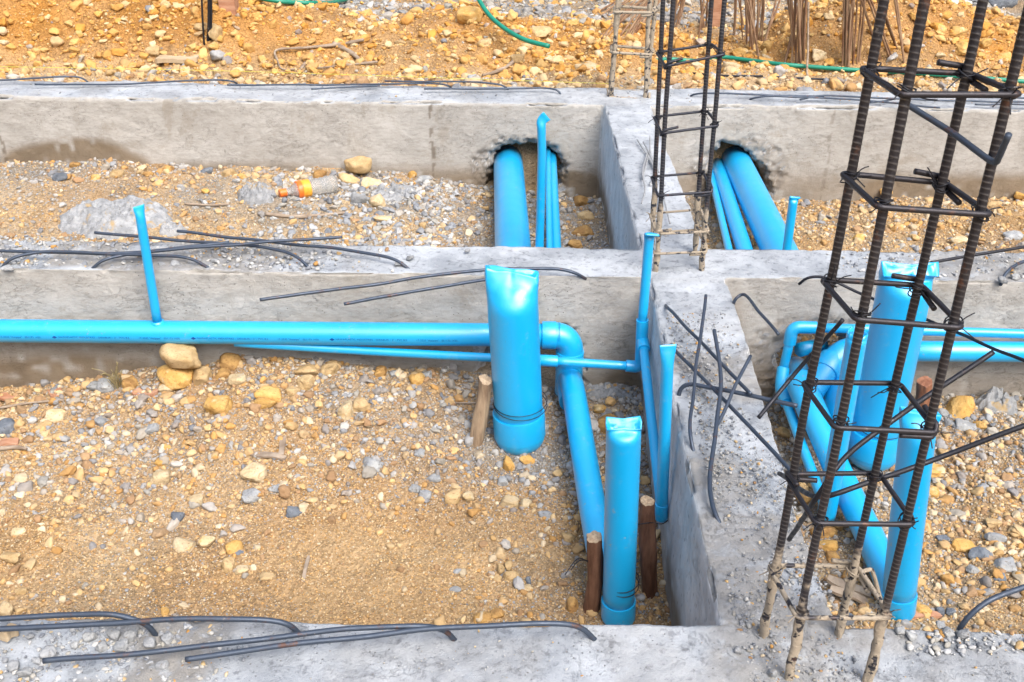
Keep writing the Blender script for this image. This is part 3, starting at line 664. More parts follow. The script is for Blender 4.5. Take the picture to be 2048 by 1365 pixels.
def region(rng, n, x0, x1, y0, y1, dens=None):
    x = rng.uniform(x0, x1, n); y = rng.uniform(y0, y1, n)
    if dens is not None:
        k = rng.uniform(0, 1, n) < dens(x, y); x, y = x[k], y[k]
    return x, y
def patch(x, y, s): return fbm(xy0(x, y) * 2.3, 3, s)
def d_near(x, y): # stones gather by the walls, bare sand lower left
    left = x < .49
    d = .16 + .62 * sm(y, 1.95, 2.35) + .25 * patch(x, y, 201) + .25 * sm(x, -.1, .3) - .22 * (1 - sm(y, 1.4, 1.9)) * (x < .1)
    return np.where(left, d, .62 + .3 * patch(x, y, 202))
def d_far(x, y): return .45 + .4 * ((x > -.62) & (x < .1) & (y > 3.4)) + .35 * sm(y, 4.1, 4.4) + .35 * sm(x, -.7, -.3) + .25 * patch(x, y, 203)
def d_one(x, y): return .75 + .3 * patch(x, y, 204)
rng = np.random.default_rng(3)
def sz(n, lo, hi, p=2.2): return lo + (hi - lo) * rng.uniform(0, 1, n) ** p
hf = lambda x, y: height(x, y)
def zones(kind, plus=0.):
    A = []
    nn, nf, nh = kind
    for (x0, x1, y0, y1, n, dn) in ((-2.1, BX0, NY1, MY0, int(nn * 1.16), d_near), (BX1, 2.3, NY1, MY0, int(nn * .92), d_near), (-2.9, BX0, MY1, FY0, int(nf * 1.1), d_far), (BX1, 3.0, MY1, FY0, int(nf * .8), d_far), (-3.1, 3.1, FY1, 6.9, nh, d_one)):
        A.append(region(rng, n, x0, x1, y0, y1, lambda a, b, dn=dn: dn(a, b) + plus))
    return np.concatenate([a[0] for a in A]), np.concatenate([a[1] for a in A])
x, y = zones((62000, 30000, 36000), .45); s_ = sz(len(x), .0018, .0046) * np.where(y > 3, 1.25, 1) * np.where(y > 4.7, 1.4, 1)
scatter('gravel', 'fine yellow and grey grit strewn over the earth of all the pits', x, y, s_, rng, hf, 0, pick(rng, x, y))
x, y = zones((12000, 8500, 14000)); s_ = sz(len(x), .0038, .0115, 2.0) * np.where(y > 4.7, 1.35, 1)
scatter('gravel', 'mixed small yellow and grey stones covering the pits and the heap', x, y, s_, rng, hf, 1, pick(rng, x, y))
x, y = zones((1900, 2000, 5200)); s_ = sz(len(x), .0095, .022, 1.9) * np.where(y > 4.7, 1.65, 1)
scatter('gravel', 'coarse broken stones scattered over the pits and the heap', x, y, s_, rng, hf, 2, pick(rng, x, y))
x = np.r_[rng.uniform(-2.05, -1.10, 420), rng.uniform(-1.05, -.25, 650)]; y = np.r_[rng.uniform(3.0, 3.55, 420), rng.uniform(3.75, 4.40, 650)]
s_ = sz(len(x), .006, .021, 2.0); cg = PALG[rng.integers(0, len(PALG), len(x))] * rng.uniform(.9, 1.2, len(x))[:, None]
scatter('rubble', 'broken pieces of grey cement round the mound and the plastic bottle', x, y, s_, rng, hf, 2, cg)['category'] = 'rubble'
# rubble on the beams
def beam_rubble():
    X, Y_, S = [], [], []
    def add(n, x0, x1, y0, y1, lo, hi, dn=None):
        x, y = region(rng, n, x0, x1, y0, y1, dn); X.append(x); Y_.append(y); S.append(sz(len(x), lo, hi, 2.5))
    add(6500, -2.3, -.30, MY0 + .01, MY1 + .03, .0015, .0085, lambda x, y: (.35 + .5 * patch(x * 2, y, 211)) * (1 - sm(x, -.8, -.3)) * 1.3)
    add(1500, .95, 2.3, MY0 + .02, MY1 - .01, .0015, .007, lambda x, y: (.4 + .6 * patch(x * 2, y, 212)))
    add(8000, -1.3, -.40, NY0 + .06, NY1 - .01, .0012, .0062, lambda x, y: (.6 + .6 * patch(x * 2, y * 2, 213)) * (1 - sm(x, -.58, -.42)))
    add(1100, -.5, 1.3, NY0 + .06, NY1 - .01, .0008, .0026, lambda x, y: .3 + .6 * patch(x * 2, y * 2, 218))
    add(1600, .395, .58, NY0 + .06, NY1 + .15, .001, .005, lambda x, y: (.5 + .6 * patch(x * 3, y * 3, 214)) * ((x < BX1) | (y < NY1)))
    add(600, .68, 1.2, NY1 - .06, NY1 - .005, .0015, .0075, lambda x, y: .35 + .7 * patch(x * 3, y, 215))
    add(3600, BX0 + .02, BX1 - .01, NY1, 2.5, .001, .0044, lambda x, y: .42 + .7 * patch(x * 3, y * 2, 216))
    add(1500, -2.9, 2.9, FY0 + .03, FY1, .0015, .005, lambda x, y: .3 + .6 * patch(x * 2, y, 217))
    return np.concatenate(X), np.concatenate(Y_), np.concatenate(S)
x, y = region(rng, 75000, -1.7, BX0, NY1, 2.45, lambda a, b: .75 + .3 * patch(a, b, 305)); s_ = sz(len(x), .0012, .0031)
cg = pick(rng, x, y) * rng.uniform(.75, 1.25, len(x))[:, None]
scatter('gravel', 'finest sandy grit on the open floor of the near left pit', x, y, s_, rng, hf, 0, np.clip(cg, 0, .75))
x, y, s_ = beam_rubble(); n_ = len(x)
cc = PALG[rng.integers(0, len(PALG), n_)] * rng.uniform(.95, 1.25, n_)[:, None]
cc[(x > BX0) & (x < BX1 + .05) & (y < 2.6)] *= .80
yel = rng.uniform(0, 1, n_) < .10; cc[yel] = PALN[rng.integers(0, len(PALN), yel.sum())] * .9
scatter('rubble', 'grey concrete crumbs and chips lying on the concrete beams', x, y, s_, rng, lambda a, b: np.full_like(a, .002), 1, cc)['category'] = 'rubble'

# ------------------------------------------------------------------ dried cement mounds
def mound(pxc, pyc, wpx, hpx, hgt, label, seed, P=None, crack=.35):
    c = on_ground(pxc, pyc) if P is None else Vector(P)
    dz = -(CR.transposed() @ (c - CP)).z; rx = wpx / F * dz / 2
    y0 = on_ground(pxc, pyc - hpx / 2).y if P is None else c.y + rx * .6
    ry = abs(y0 - c.y) + .001; n = 90; V = []; th = np.linspace(0, 2 * np.pi, n, endpoint=False); rr = np.linspace(0, 1, 34)
    TH, RR = np.meshgrid(th, rr); e = 1 + .22 * fbm(np.stack([np.cos(TH).ravel() * 1.3, np.sin(TH).ravel() * 1.3, TH.ravel() * 0 + seed], 1), 4, seed)
    X = c.x + rx * RR.ravel() * e * np.cos(TH.ravel()); Y = c.y + ry * RR.ravel() * e * np.sin(TH.ravel())
    p = xy0(X, Y); prof = 1 - RR.ravel() ** 5
    h = hgt * prof * (.85 + .30 * fbm(p * 13, 4, seed + 3)) + .018 * prof * np.abs(fbm(p * 34, 3, seed + 5)) + .006 * fbm(p * 90, 2, seed + 6)
    cr = np.abs(fbm(p * 9, 2, seed + 9)); h -= crack * hgt * prof * (1 - sm(cr, .0, .06))
    Z = height(X, Y, False) * (P is None) + (c.z if P is not None else 0) + h - .012
    V = np.stack([X, Y, Z], 1); idx = np.arange(34 * n).reshape(34, n); Fc = []
    for i in range(33):
        for k in range(n): Fc.append((int(idx[i, k]), int(idx[i, (k + 1) % n]), int(idx[i + 1, (k + 1) % n]), int(idx[i + 1, k])))
    Fc = [f[::-1] for f in Fc]
    return tag(mesh_obj('cement_mound', V, Fc, M['clod']), label, 'cement')
mound(238, 440, 250, 74, .052, 'wide cracked mound of dried grey cement in the far left pit', 3)
mound(513, 392, 92, 40, .05, 'lump of dried grey cement touching the bottle cap', 5)
mound(350, 462, 60, 26, .04, 'crumbled cement edge right of the wide mound behind the small riser', 8)
mound(1212, 785, 110, 70, .03, 'broken grey cement clods on the pit floor right of the pipe elbow', 11)
mound(1990, 812, 90, 40, .045, 'grey cement clod right of the big rough ochre stone', 14)
mound(790, 385, 100, 30, .02, 'thin grey cement spill left of the large far pipe', 17)

# ------------------------------------------------------------------ blue PVC pipes
def lobes(n, phi, L):
    """end shape of a pinched pipe: n double wings"""
    def f(th, r, thin=.05):
        k = np.round((th - phi) / (2 * np.pi / n)); wd = phi + k * 2 * np.pi / n; u = (th - wd) / (np.pi / n)
        a = (L or np.pi / n) * r * (1 - np.abs(u)); b = np.sign(u) * thin * r * (1 - .3 * np.abs(u))
        return np.cos(wd) * a - np.sin(wd) * b, np.sin(wd) * a + np.cos(wd) * b
    return f
def pinched(P, r, n, phi, plen, L=None, segs=72, power=1.6, lean=None, thin=.05, ref=(1, 0, 0), tilt=0., back=1., slot=0., droop=0.):
    """pipe along P whose last plen metres are pinched into n wings"""
    P = resample(P, .006); d = np.r_[0, np.cumsum(np.linalg.norm(np.diff(P, axis=0), axis=1))]; tot = d[-1]
    keep = (d > tot - plen - .01) | (np.arange(len(P)) % 8 == 0); P = P[keep]; d = d[keep]
    f = lobes(n, phi, L)
    if lean is not None:
        P = P + (np.clip((d - (tot - plen * .5)) / (plen * .5), 0, 1) ** 2)[:, None] * np.array(lean)[None]
    def off(i, th):
        t = max(0., (d[i] - (tot - plen)) / plen); b = t ** power; b = b * b * (3 - 2 * b)
        x, y = f(th, r, thin); y = np.where(y > 0, y * back, y); return np.stack([r * np.cos(th) * (1 - b) + x * b, r * np.sin(th) * (1 - b) + y * b], 1)
    V, Fc = sweep(P, None, segs, off, ref=ref)
    if plen > .03 and r > .03:
        t = np.repeat(np.clip((d - (tot - plen)) / plen, 0, 1), segs) ** 1.3
        V = np.asarray(V); wr = fbm(V * 38 + r * 90, 3, 17); w2 = fbm(V * 15 + r * 70, 2, 19)
        c_ = np.repeat(P, segs, 0); nrm = V - c_; nrm[:, 2] = 0; nrm /= np.linalg.norm(nrm, axis=1)[:, None] + 1e-9
        V = V + nrm * (t * r * (.05 * wr + .07 * w2))[:, None]; V[:, 2] += t ** 3 * r * .05 * fbm(V * 24, 2, 23)
    if droop:
        V = V.reshape(len(P), segs, 3); t = np.clip((d - (tot - plen * .8)) / (plen * .8), 0, 1)[:, None]
        V[:, :, 2] -= droop * t ** 1.5 * np.clip((P[:, 1][:, None] - V[:, :, 1]) / (r * .35), -.2, 1); V = V.reshape(-1, 3)
    if slot:
        Vr = V.reshape(len(P), segs, 3); topr = Vr[-1]; c = topr.mean(0); ext = []
        for kx, ky, dz in ((.93, .86, -.0005), (.86, .60, -slot * .35), (.80, .26, -slot), (.6, .1, -slot * 1.1)):
            q = c + (topr - c) * np.array([kx, ky, 1.]); q[:, 2] += dz; ext.append(q)
        P = np.concatenate([P] + [P[-1:]] * 4); d = np.r_[d, [d[-1]] * 4]; V = np.concatenate([Vr] + [e[None] for e in ext]).reshape(-1, 3); n_ = len(P)
        Fc = [(i * segs + k, i * segs + (k + 1) % segs, (i + 1) * segs + (k + 1) % segs, (i + 1) * segs + k) for i in range(n_ - 1) for k in range(segs)] + [tuple(range(segs - 1, -1, -1)), tuple((n_ - 1) * segs + k for k in range(segs))]
    if tilt:
        top = P[-1]; m = (d[np.arange(len(P))] / tot); V = V.reshape(len(P), segs, 3)
        t = np.clip((d - (tot - plen)) / plen, 0, 1)[:, None]
        V[:, :, 2] += t * tilt * (V[:, :, 0] - top[0]); V = V.reshape(-1, 3)
    return V, Fc
def straight(a, b, r, segs=36):
    return sweep(resample([a, b], .25), r, segs)
def lathe(a, ax, prof, segs=48):
    """prof list of (distance along ax, radius) from point a"""
    a = np.array(a, float); ax = np.array(ax, float); ax /= np.linalg.norm(ax)
    V = []; u = np.cross(ax, (1, 0, 0)); u = u if np.linalg.norm(u) > .1 else np.cross(ax, (0, 1, 0)); u /= np.linalg.norm(u); v = np.cross(ax, u)
    for d, r in prof:
        for k in range(segs):
            t = k * 2 * math.pi / segs; V.append(a + ax * d + (u * math.cos(t) + v * math.sin(t)) * max(r, 1e-5))
    Fc = []
    for i in range(len(prof) - 1):
        for k in range(segs): Fc.append((i * segs + k, i * segs + (k + 1) % segs, (i + 1) * segs + (k + 1) % segs, (i + 1) * segs + k))
    Fc.append(tuple(range(segs - 1, -1, -1))); Fc.append(tuple((len(prof) - 1) * segs + k for k in range(segs)))
    return V, Fc
def part(name, VF, parent, mat='pvc', label=None, smooth=True):
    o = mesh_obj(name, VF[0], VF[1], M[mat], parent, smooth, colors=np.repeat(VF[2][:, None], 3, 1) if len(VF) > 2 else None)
    if label: o['label'] = label
    return o
def auto(o, ang=32):
    """keep the rims of a fitting crisp"""
    me = o.data; n = len(me.edges)
    import bmesh
    bm = bmesh.new(); bm.from_mesh(me)
    for e in bm.edges:
        if len(e.link_faces) == 2 and e.calc_face_angle(0) > R(ang): e.smooth = False
    bm.to_mesh(me); bm.free(); return o
def collar(name, a, b, r, parent, k=1.12, lip=.004):
    a = np.array(a); b = np.array(b); L = np.linalg.norm(b - a)
    return auto(part(name, lathe(a, b - a, [(0, r * 1.005), (.0005, r * k - .0006), (.002, r * k), (L - .002, r * k), (L - .0005, r * k - .0006), (L, r * 1.005)]), parent))
def cap_profile(r, Lc, dome):
    pr = [(0, r * 1.0), (.0005, r * 1.07), (.003, r * 1.085), (Lc, r * 1.085), (Lc + .001, r * 1.06)]
    for t in np.linspace(0, 1, 12)[1:]:
        pr.append((Lc + .001 + dome * math.sin(t * math.pi / 2), r * 1.06 * math.cos(t * math.pi / 2)))
    return pr
def clear_wire(center, r, z, parent, name='binding_wire', other=None, turns=2, mat='dark'):
    mb = MB()
    for k in range(turns):
        th = np.linspace(0, 2 * np.pi, 40); zz = z + k * .010 + .006 * np.sin(th + k)
        P = np.stack([center[0] + r * np.cos(th), center[1] + r * np.sin(th), zz], 1)
        mb.add(*sweep(P, .0011, 6, cap=False))
    if other is not None:
        for k in (-1, 1):
            mb.add(*sweep(spline([(center[0] + k * .0, center[1] - r, z), ((center[0] + other[0]) / 2, center[1] - r - .004 * k, z + .004), (other[0], other[1] - .02, z + .006 + .01 * k)], .01), .0011, 6))
    return mb.build(name, M[mat], parent)

# --- near left pit: main line, elbow, branch running to the viewer, small riser
P1Y, P1Z, r1 = 2.662, -.168, .0345
pl = at(0, 662, Y=P1Y); pr = at(1110, 671, Y=P1Y)
slope = (pr.z - pl.z) / (pr.x - pl.x)
A = Vector((-3.4, P1Y, pl.z + slope * (-3.4 - pl.x))); B = Vector((pr.x, P1Y, pr.z))
line = empty('drain_pipe_line', (B.x, B.y, -.4), 'long light-blue pipe along the left middle beam, with printed text, turning down at an elbow', 'pipe')
mainp = part('pipe', straight(A, B, r1, 48), line)
E0 = np.array(B) + np.array([-.012, 0, 0]); zc = B.z
cE = at(1140, 700, Y=P1Y)
arc = [E0 + np.array([.010, 0, 0]), np.array([B.x + .016, P1Y, B.z])]
ra = .045; cx = cE.x - ra
for t in np.linspace(0, math.pi / 2, 12): arc.append(np.array([cx + ra * math.sin(t), P1Y, B.z - ra + ra * math.cos(t)]))
arc.append(np.array([cE.x, P1Y, B.z - ra - .02]))
elb = auto(part('elbow', sweep(resample(arc, .005), .0385, 40), line))
collar('socket', (cx - .040, P1Y, B.z), (cx + .002, P1Y, B.z), r1, elb, 1.20)
collar('socket', (cE.x, P1Y, B.z - ra - .006), (cE.x, P1Y, B.z - ra - .050), r1, elb, 1.22)
zt = B.z - ra - .04
tee = auto(part('tee', sweep(resample([(cE.x, P1Y, zt + .02), (cE.x, P1Y, zt - .11)], .02), .041, 40), line))
S0 = np.array(at(1143, 765, z=-.285)); S1 = np.array(at(1196, 1075, z=-.335)); S2 = np.array(at(1214, 1160, z=-.352))
start = np.array([cE.x, P1Y - .0, zt - .060])
part('branch_pipe', sweep(spline([start, S0, (S0 + S1) / 2, S1, S2], .05), r1, 40), line)
dv = S1 - S0; dv /= np.linalg.norm(dv); collar('socket', start + dv * .03, start + dv * .12, r1, tee, 1.17)
# small riser standing on the main line
b0 = at(314, 640, Y=P1Y); t0 = at(277, 412, Y=P1Y)
part('riser', pinched([(b0.x, P1Y, b0.z - .01), (b0.x + (t0.x - b0.x) * .5, P1Y, (b0.z + t0.z) / 2), (t0.x, P1Y, t0.z)], .0132, 2, R(48), .05, 1.35, 40), line, label='thin riser with a pointed pinched top')
part('saddle', sweep(resample([(b0.x, P1Y, b0.z - .03), (b0.x, P1Y, b0.z - .004)], .01), [.019] * 4, 24), line)
# print along the pipe
def printed(text, size, r, th, x0):
    cu = bpy.data.curves.new('txt', 'FONT'); cu.body = text; cu.size = size; cu.space_character = 1.05
    o = bpy.data.objects.new('txt', cu); col.objects.link(o); dg = bpy.context.evaluated_depsgraph_get(); dg.update()
    me = bpy.data.meshes.new_from_object(o.evaluated_get(dg)); n = len(me.vertices); co = np.empty(n * 3, np.float32); me.vertices.foreach_get('co', co); co = co.reshape(-1, 3).astype(float)
    Fc = [tuple(p.vertices) for p in me.polygons]; bpy.data.objects.remove(o)
    a = th + co[:, 1] / r
    return np.stack([x0 + co[:, 0], -np.cos(a) * (r + .0005), np.sin(a) * (r + .0005)], 1), Fc
VF = printed('NAWAPLASTIC INDUSTRIES - SARABURI / 2" / PVC 8.5', .0084, r1, R(-5), 0)
VF2 = printed('17-2532 "thaipipe"   051173 1430', .0084, r1, R(-5), .236)
dm = [(-.018, 0), (-.010, .0045), (-.002, 0), (-.010, -.0045)]
Vd = [(a, -math.cos(R(-2) + b / r1) * (r1 + .0005), math.sin(R(-2) + b / r1) * (r1 + .0005)) for a, b in dm]
mb = MB().add(*VF).add(*VF2).add(Vd, [(0, 1, 2, 3)]); base = None
Vt = np.concatenate(mb.V)
for k, px in enumerate((-160, 117, 394, 671)):
    q = at(px, 680, Y=P1Y - r1); zz = A.z + slope * (q.x - A.x)
    o = mesh_obj('printed_text', Vt + np.array([q.x, P1Y, zz]), mb.F, M['pvc_dark'], mainp, False)

# --- tall capped riser with wide pinched top
def capped_riser(name, bx, by, zb, tx, ty, zt_, r, label, capL, dome, n, phi, plen, L=None, group=None, **kw):
    """zb bottom of cap, zt_ top of pinch"""
    root = empty(name, (bx, by, zb), label, 'pipe', group)
    b = np.array([bx, by, zb]); t = np.array([tx, ty, zt_]); ax = (t - b) / np.linalg.norm(t - b)
    s = b + ax * (dome + capL * .6)
    part('pipe', pinched([s, t], r, n, phi, plen, L, **kw), root)
    auto(part('cap', lathe(b + ax * (dome + capL), -ax, cap_profile(r, capL, dome)), root))
    return root
bb = at(1041, 900, Y=2.42); tt = at(1022, 543, Y=2.42)
R1 = capped_riser('capped_riser', bb.x, 2.42, bb.z, tt.x, 2.42, tt.z, .0675, 'tallest blue riser left of the long beam with wide pinched top and rounded cap', .075, .055, 2, R(-5), .11, 1.02, power=1.25, thin=.24, slot=.008, tilt=-.08, lean=(.002, .012, 0), droop=.016)
st1 = at(952, 895, Y=2.44); st1t = at(968, 762, Y=2.42)
clear_wire((bb.x - .003, 2.42), .0745, bb.z + .155, R1, other=None)
bb = at(1236, 1245, Y=1.76); tt = at(1248, 842, Y=1.76)
R2 = capped_riser('capped_riser', bb.x, 1.76, bb.z, tt.x, 1.76, tt.z, .0362, 'blue riser between two dark stakes in the near left pit, split pinched top', .05, .020, 2, R(0), .038, 1.04, power=1.2, thin=.36, lean=(0, -.004, 0), slot=.008, droop=.008)
clear_wire((bb.x + .002, 1.76), .0375, bb.z + .118, R2)

# --- small water pipe: along the wall, tee, riser, run to the viewer, second riser
wl = empty('water_pipe_line', tuple(at(1285, 740, Y=2.63)), 'thin blue pipe passing behind the tallest left riser to two thin flat-topped risers', 'pipe')
rw = .0128; q0 = at(470, 686, Y=2.655); q1 = at(1098, 722, Y=2.57); q2 = at(1268, 733, Y=2.55)
part('pipe', sweep(spline([q0, at(780, 705, Y=2.645), q1], .05), rw, 28), wl)
collar('coupling', np.array(at(1080, 721, Y=2.572)), np.array(at(1116, 723, Y=2.568)), rw, wl, 1.32)
part('pipe', sweep(spline([q1, q2], .05), rw, 28), wl)
e0 = np.array(at(1252, 732, Y=2.55)); e1 = np.array(at(1281, 734, Y=2.55)); e2 = np.array(at(1283, 700, Y=2.55)); e3 = np.array(at(1285, 640, Y=2.55))
auto(part('elbow', sweep(resample([e0, e1 - np.array([.012, 0, 0]), e1 + np.array([0, 0, .012]), e2, e3], .004), .0175, 28), wl))
tp = at(1300, 458, Y=2.55); tp2 = Vector(tp) + Vector((0, -.012, .004))
part('riser', pinched([e3 - np.array([0, 0, .02]), (np.array(e3) + np.array(tp)) / 2, np.array(tp)], .0132, 2, 0., .045, 1.45, 40, lean=(.004, -.030, -.006), thin=.22), wl, label='thin riser with a flattened top folded over')
c0 = np.array(at(1286, 684, Y=2.54)); c1 = np.array(at(1324, 1022, z=-.240)); d0 = (c1 - c0) / np.linalg.norm(c1 - c0)
part('pipe', sweep(spline([c0, (c0 + c1) / 2 + np.array([0, 0, -.004]), c1], .05), rw, 28), wl)
collar('coupling', c0 - d0 * .004, c0 + d0 * .034, rw, wl, 1.38)
bb = np.array(at(1322, 1044, Y=c1[1])); tt = np.array(at(1336, 690, Y=c1[1]))
part('riser', pinched([bb + np.array([0, 0, .02]), tt], .0138, 2, R(4), .075, 1.4, 40, thin=.10), wl, label='thin riser flared flat at the top')
ax = (tt - bb) / np.linalg.norm(tt - bb)
auto(part('elbow', lathe(bb + ax * .055, -ax, cap_profile(.0145, .040, .012), 28), wl))

# --- far left pit pipes
def far_pipe(a, b, r, label, group=None, extend=.0):
    a = np.array(a); b = np.array(b); d = b - a
    P = [a - d * .12, a, b, b + d * extend]
    V, Fc = sweep(resample(P, .2), r, 44); return tag(mesh_obj('pipe', V, Fc, M['pvc']), label, 'pipe', group)
far_pipe(at(1017, 335, Y=FY0), at(1026, 500, z=-.27), .0675, 'thick blue pipe crossing the far left pit from the broken hole', extend=.55)
far_pipe(at(1096, 310, Y=FY0), at(1099, 500, z=-.28), .0125, 'thin pale-lit blue pipe lying right of the upright one in the far left pit', extend=.3)
far_pipe(at(1104, 322, Y=FY0), at(1112, 500, z=-.31), .021, 'blue pipe nearest the long beam in the far left pit', extend=.3)
tb = at(1079, 500, Y=3.35); tt = at(1082, 232, Y=3.35)
V, Fc = pinched([(tb.x, 3.35, -.42), (tb.x, 3.35, tt.z - .12), (tt.x, 3.35, tt.z)], .0148, 2, R(15), .055, 1.4, 40, lean=(.020, 0, 0), thin=.10)
tag(mesh_obj('riser_pipe', V, Fc, M['pvc']), 'thin blue riser with a twisted pinched tip in the far left pit', 'pipe')
# --- far right pit pipes
far_pipe(at(1478, 335, Y=FY0), at(1562, 510, z=-.27), .064, 'thick blue pipe slanting across the far right pit from the second hole', extend=.3)
far_pipe(at(1440, 345, Y=FY0), at(1492, 510, z=-.30), .031, 'medium blue pipe between the thick and the thin one in the far right pit', extend=.3)
far_pipe(at(1422, 348, Y=FY0), at(1460, 510, z=-.30), .0145, 'thin blue pipe hugging the long beam in the far right pit', extend=.3)
tb = at(1574, 500, Y=3.22); tt = at(1588, 392, Y=3.22)
V, Fc = pinched([(tb.x + (tb.x - tt.x) * 1.2, 3.22, -.42), (tt.x, 3.22, tt.z)], .0150, 2, 0., .03, 1.25, 40, lean=(.002, -.010, -.002), thin=.25)
tag(mesh_obj('riser_pipe', V, Fc, M['pvc']), 'short blue stub with a flat folded top in the far right pit', 'pipe')

# --- near right pit
w2 = empty('water_pipe_line', tuple(at(1570, 760, Y=2.64)), 'thin blue pipe on the right wall turning down at an elbow into the trench', 'pipe')
rw2 = .0138
a0 = np.array(at(1612, 655, Y=2.66)); a1 = np.array(at(2048, 668, Y=2.66)); dd = (a1 - a0) / np.linalg.norm(a1 - a0)
part('pipe', straight(a0 - dd * .03, a1 + dd * 1.6, rw2, 28), w2)
zE = a0[2]; xE = at(1577, 700, Y=2.66).x
arc = [a0 + dd * .03, a0]
for t in np.linspace(0, math.pi / 2, 8): arc.append(np.array([xE + .022 - .022 * math.sin(t), 2.66, zE - .022 + .022 * math.cos(t)]))
arc.append(np.array([xE, 2.66, zE - .055]))
auto(part('elbow', sweep(resample(arc, .003), .0185, 28), w2))
f0 = np.array(at(1565, 745, Y=2.66)); f1 = np.array(at(1563, 778, Y=2.60)); f2 = np.array(at(1600, 880, z=-.33)); f3 = np.array(at(1658, 1035, z=-.37))
part('pipe', sweep(resample([(xE, 2.66, zE - .04), f0], .05), rw2, 28), w2)
auto(part('elbow', sweep(spline([f0 + np.array([0, 0, .012]), f1, f1 * .7 + f2 * .3], .006), .0185, 28), w2))
part('pipe', sweep(spline([f1, f2, f3], .04), rw2, 28), w2)

dl = empty('drain_pipe_line', tuple(at(1620, 830, Y=2.6)), 'blue pipe along the near right wall bending into a wye and down the trench', 'pipe')
g0_ = np.array(at(1745, 702, Y=2.652)); g1_ = np.array(at(2048, 704, Y=2.652)); dd = (g1_ - g0_) / np.linalg.norm(g1_ - g0_)
rb = .031
part('pipe', straight(g0_, g1_ + dd * 1.6, rb, 40), dl)
j0 = np.array(at(1690, 703, Y=2.64)); j1 = np.array(at(1655, 735, Y=2.60)); j2 = np.array(at(1622, 785, Y=2.53))
k0 = np.array(at(1592, 735, Y=2.80)); k1 = np.array(at(1615, 800, z=-.265)); k2 = np.array(at(1668, 925, z=-.325)); k3 = np.array(at(1745, 1085, z=-.345)); k4 = np.array(at(1800, 1212, z=-.355))
auto(part('elbow', sweep(spline([g0_ + dd * .01, g0_ - dd * .05, j0, j1, j2], .006), .0365, 40), dl))
collar('socket', g0_ - dd * .055, g0_ - dd * .005, rb, dl, 1.26)
dj = (j2 - j1) / np.linalg.norm(j2 - j1); collar('socket', j1 - dj * .035, j1 + dj * .018, .034, dl, 1.17)
part('branch_pipe', sweep(spline([k0, k1, k2, k3, k4], .04), .0355, 44), dl)
dk = (k2 - k1) / np.linalg.norm(k2 - k1); collar('wye', k1 - dk * .08, k1 + dk * .085, .0365, dl, 1.13)
far_pipe(at(1668, 735, Y=2.74), at(1702, 845, z=-.30), .060, 'thick dark-blue pipe behind the wye in the near right pit')
far_pipe(at(1640, 690, Y=2.80), at(1600, 700, Y=2.74), .022, 'short blue pipe piece deep in the hole of the near right wall')

bb = at(1739, 932, Y=2.36); tt = at(1818, 528, Y=2.36)
R5 = capped_riser('capped_riser', bb.x, 2.36, bb.z, tt.x, 2.36, tt.z, .0665, 'tallest blue riser behind the near cage, crumpled folded top and rounded cap', .075, .055, 2, R(3), .075, 1.10, power=1.2, thin=.24, lean=(.0, -.022, -.004), slot=.008, tilt=-.08, droop=.012)
clear_wire((bb.x + .003, 2.36), .071, bb.z + .145, R5, turns=1)
bb = at(1793, 1234, Y=1.765); tt = at(1840, 822, Y=1.765)
R6 = capped_riser('capped_riser', bb.x, 1.765, bb.z, tt.x, 1.765, tt.z, .0362, 'blue riser in the near right pit with a torn wide top next to the cage', .05, .025, 2, R(6), .07, 1.22, power=1.3, thin=.22, slot=.01, tilt=-.30)
bb = at(1652, 1036, Y=2.09); tt = at(1714, 672, Y=2.09)
V, Fc = sweep(resample([bb, tt], .02), .0235, 32, cap=True)
o = mesh_obj('riser_pipe', V, Fc, M['pvc']); tag(o, 'plain blue riser with a ragged cut end between the cage bars', 'pipe')
# a ragged lip on its cut end
th = np.linspace(0, 2 * np.pi, 33)[:-1]; rg = np.random.default_rng(5)
V = []; 
for k, (rr_, h0) in enumerate(((.0235, -.004), (.0240, .006), (.0215, .006), (.0205, -.03))):
    for i, t in enumerate(th): V.append((tt.x + rr_ * math.cos(t), tt.y + rr_ * math.sin(t), tt.z + h0 + (rg.uniform(-.003, .010) if k in (1, 2) and 8 < i < 30 else 0)))
Fc = [(r_ * 32 + k, r_ * 32 + (k + 1) % 32, (r_ + 1) * 32 + (k + 1) % 32, (r_ + 1) * 32 + k) for r_ in range(3) for k in range(32)]
lp = mesh_obj('cut_rim', V, Fc, M['pvc'], o)

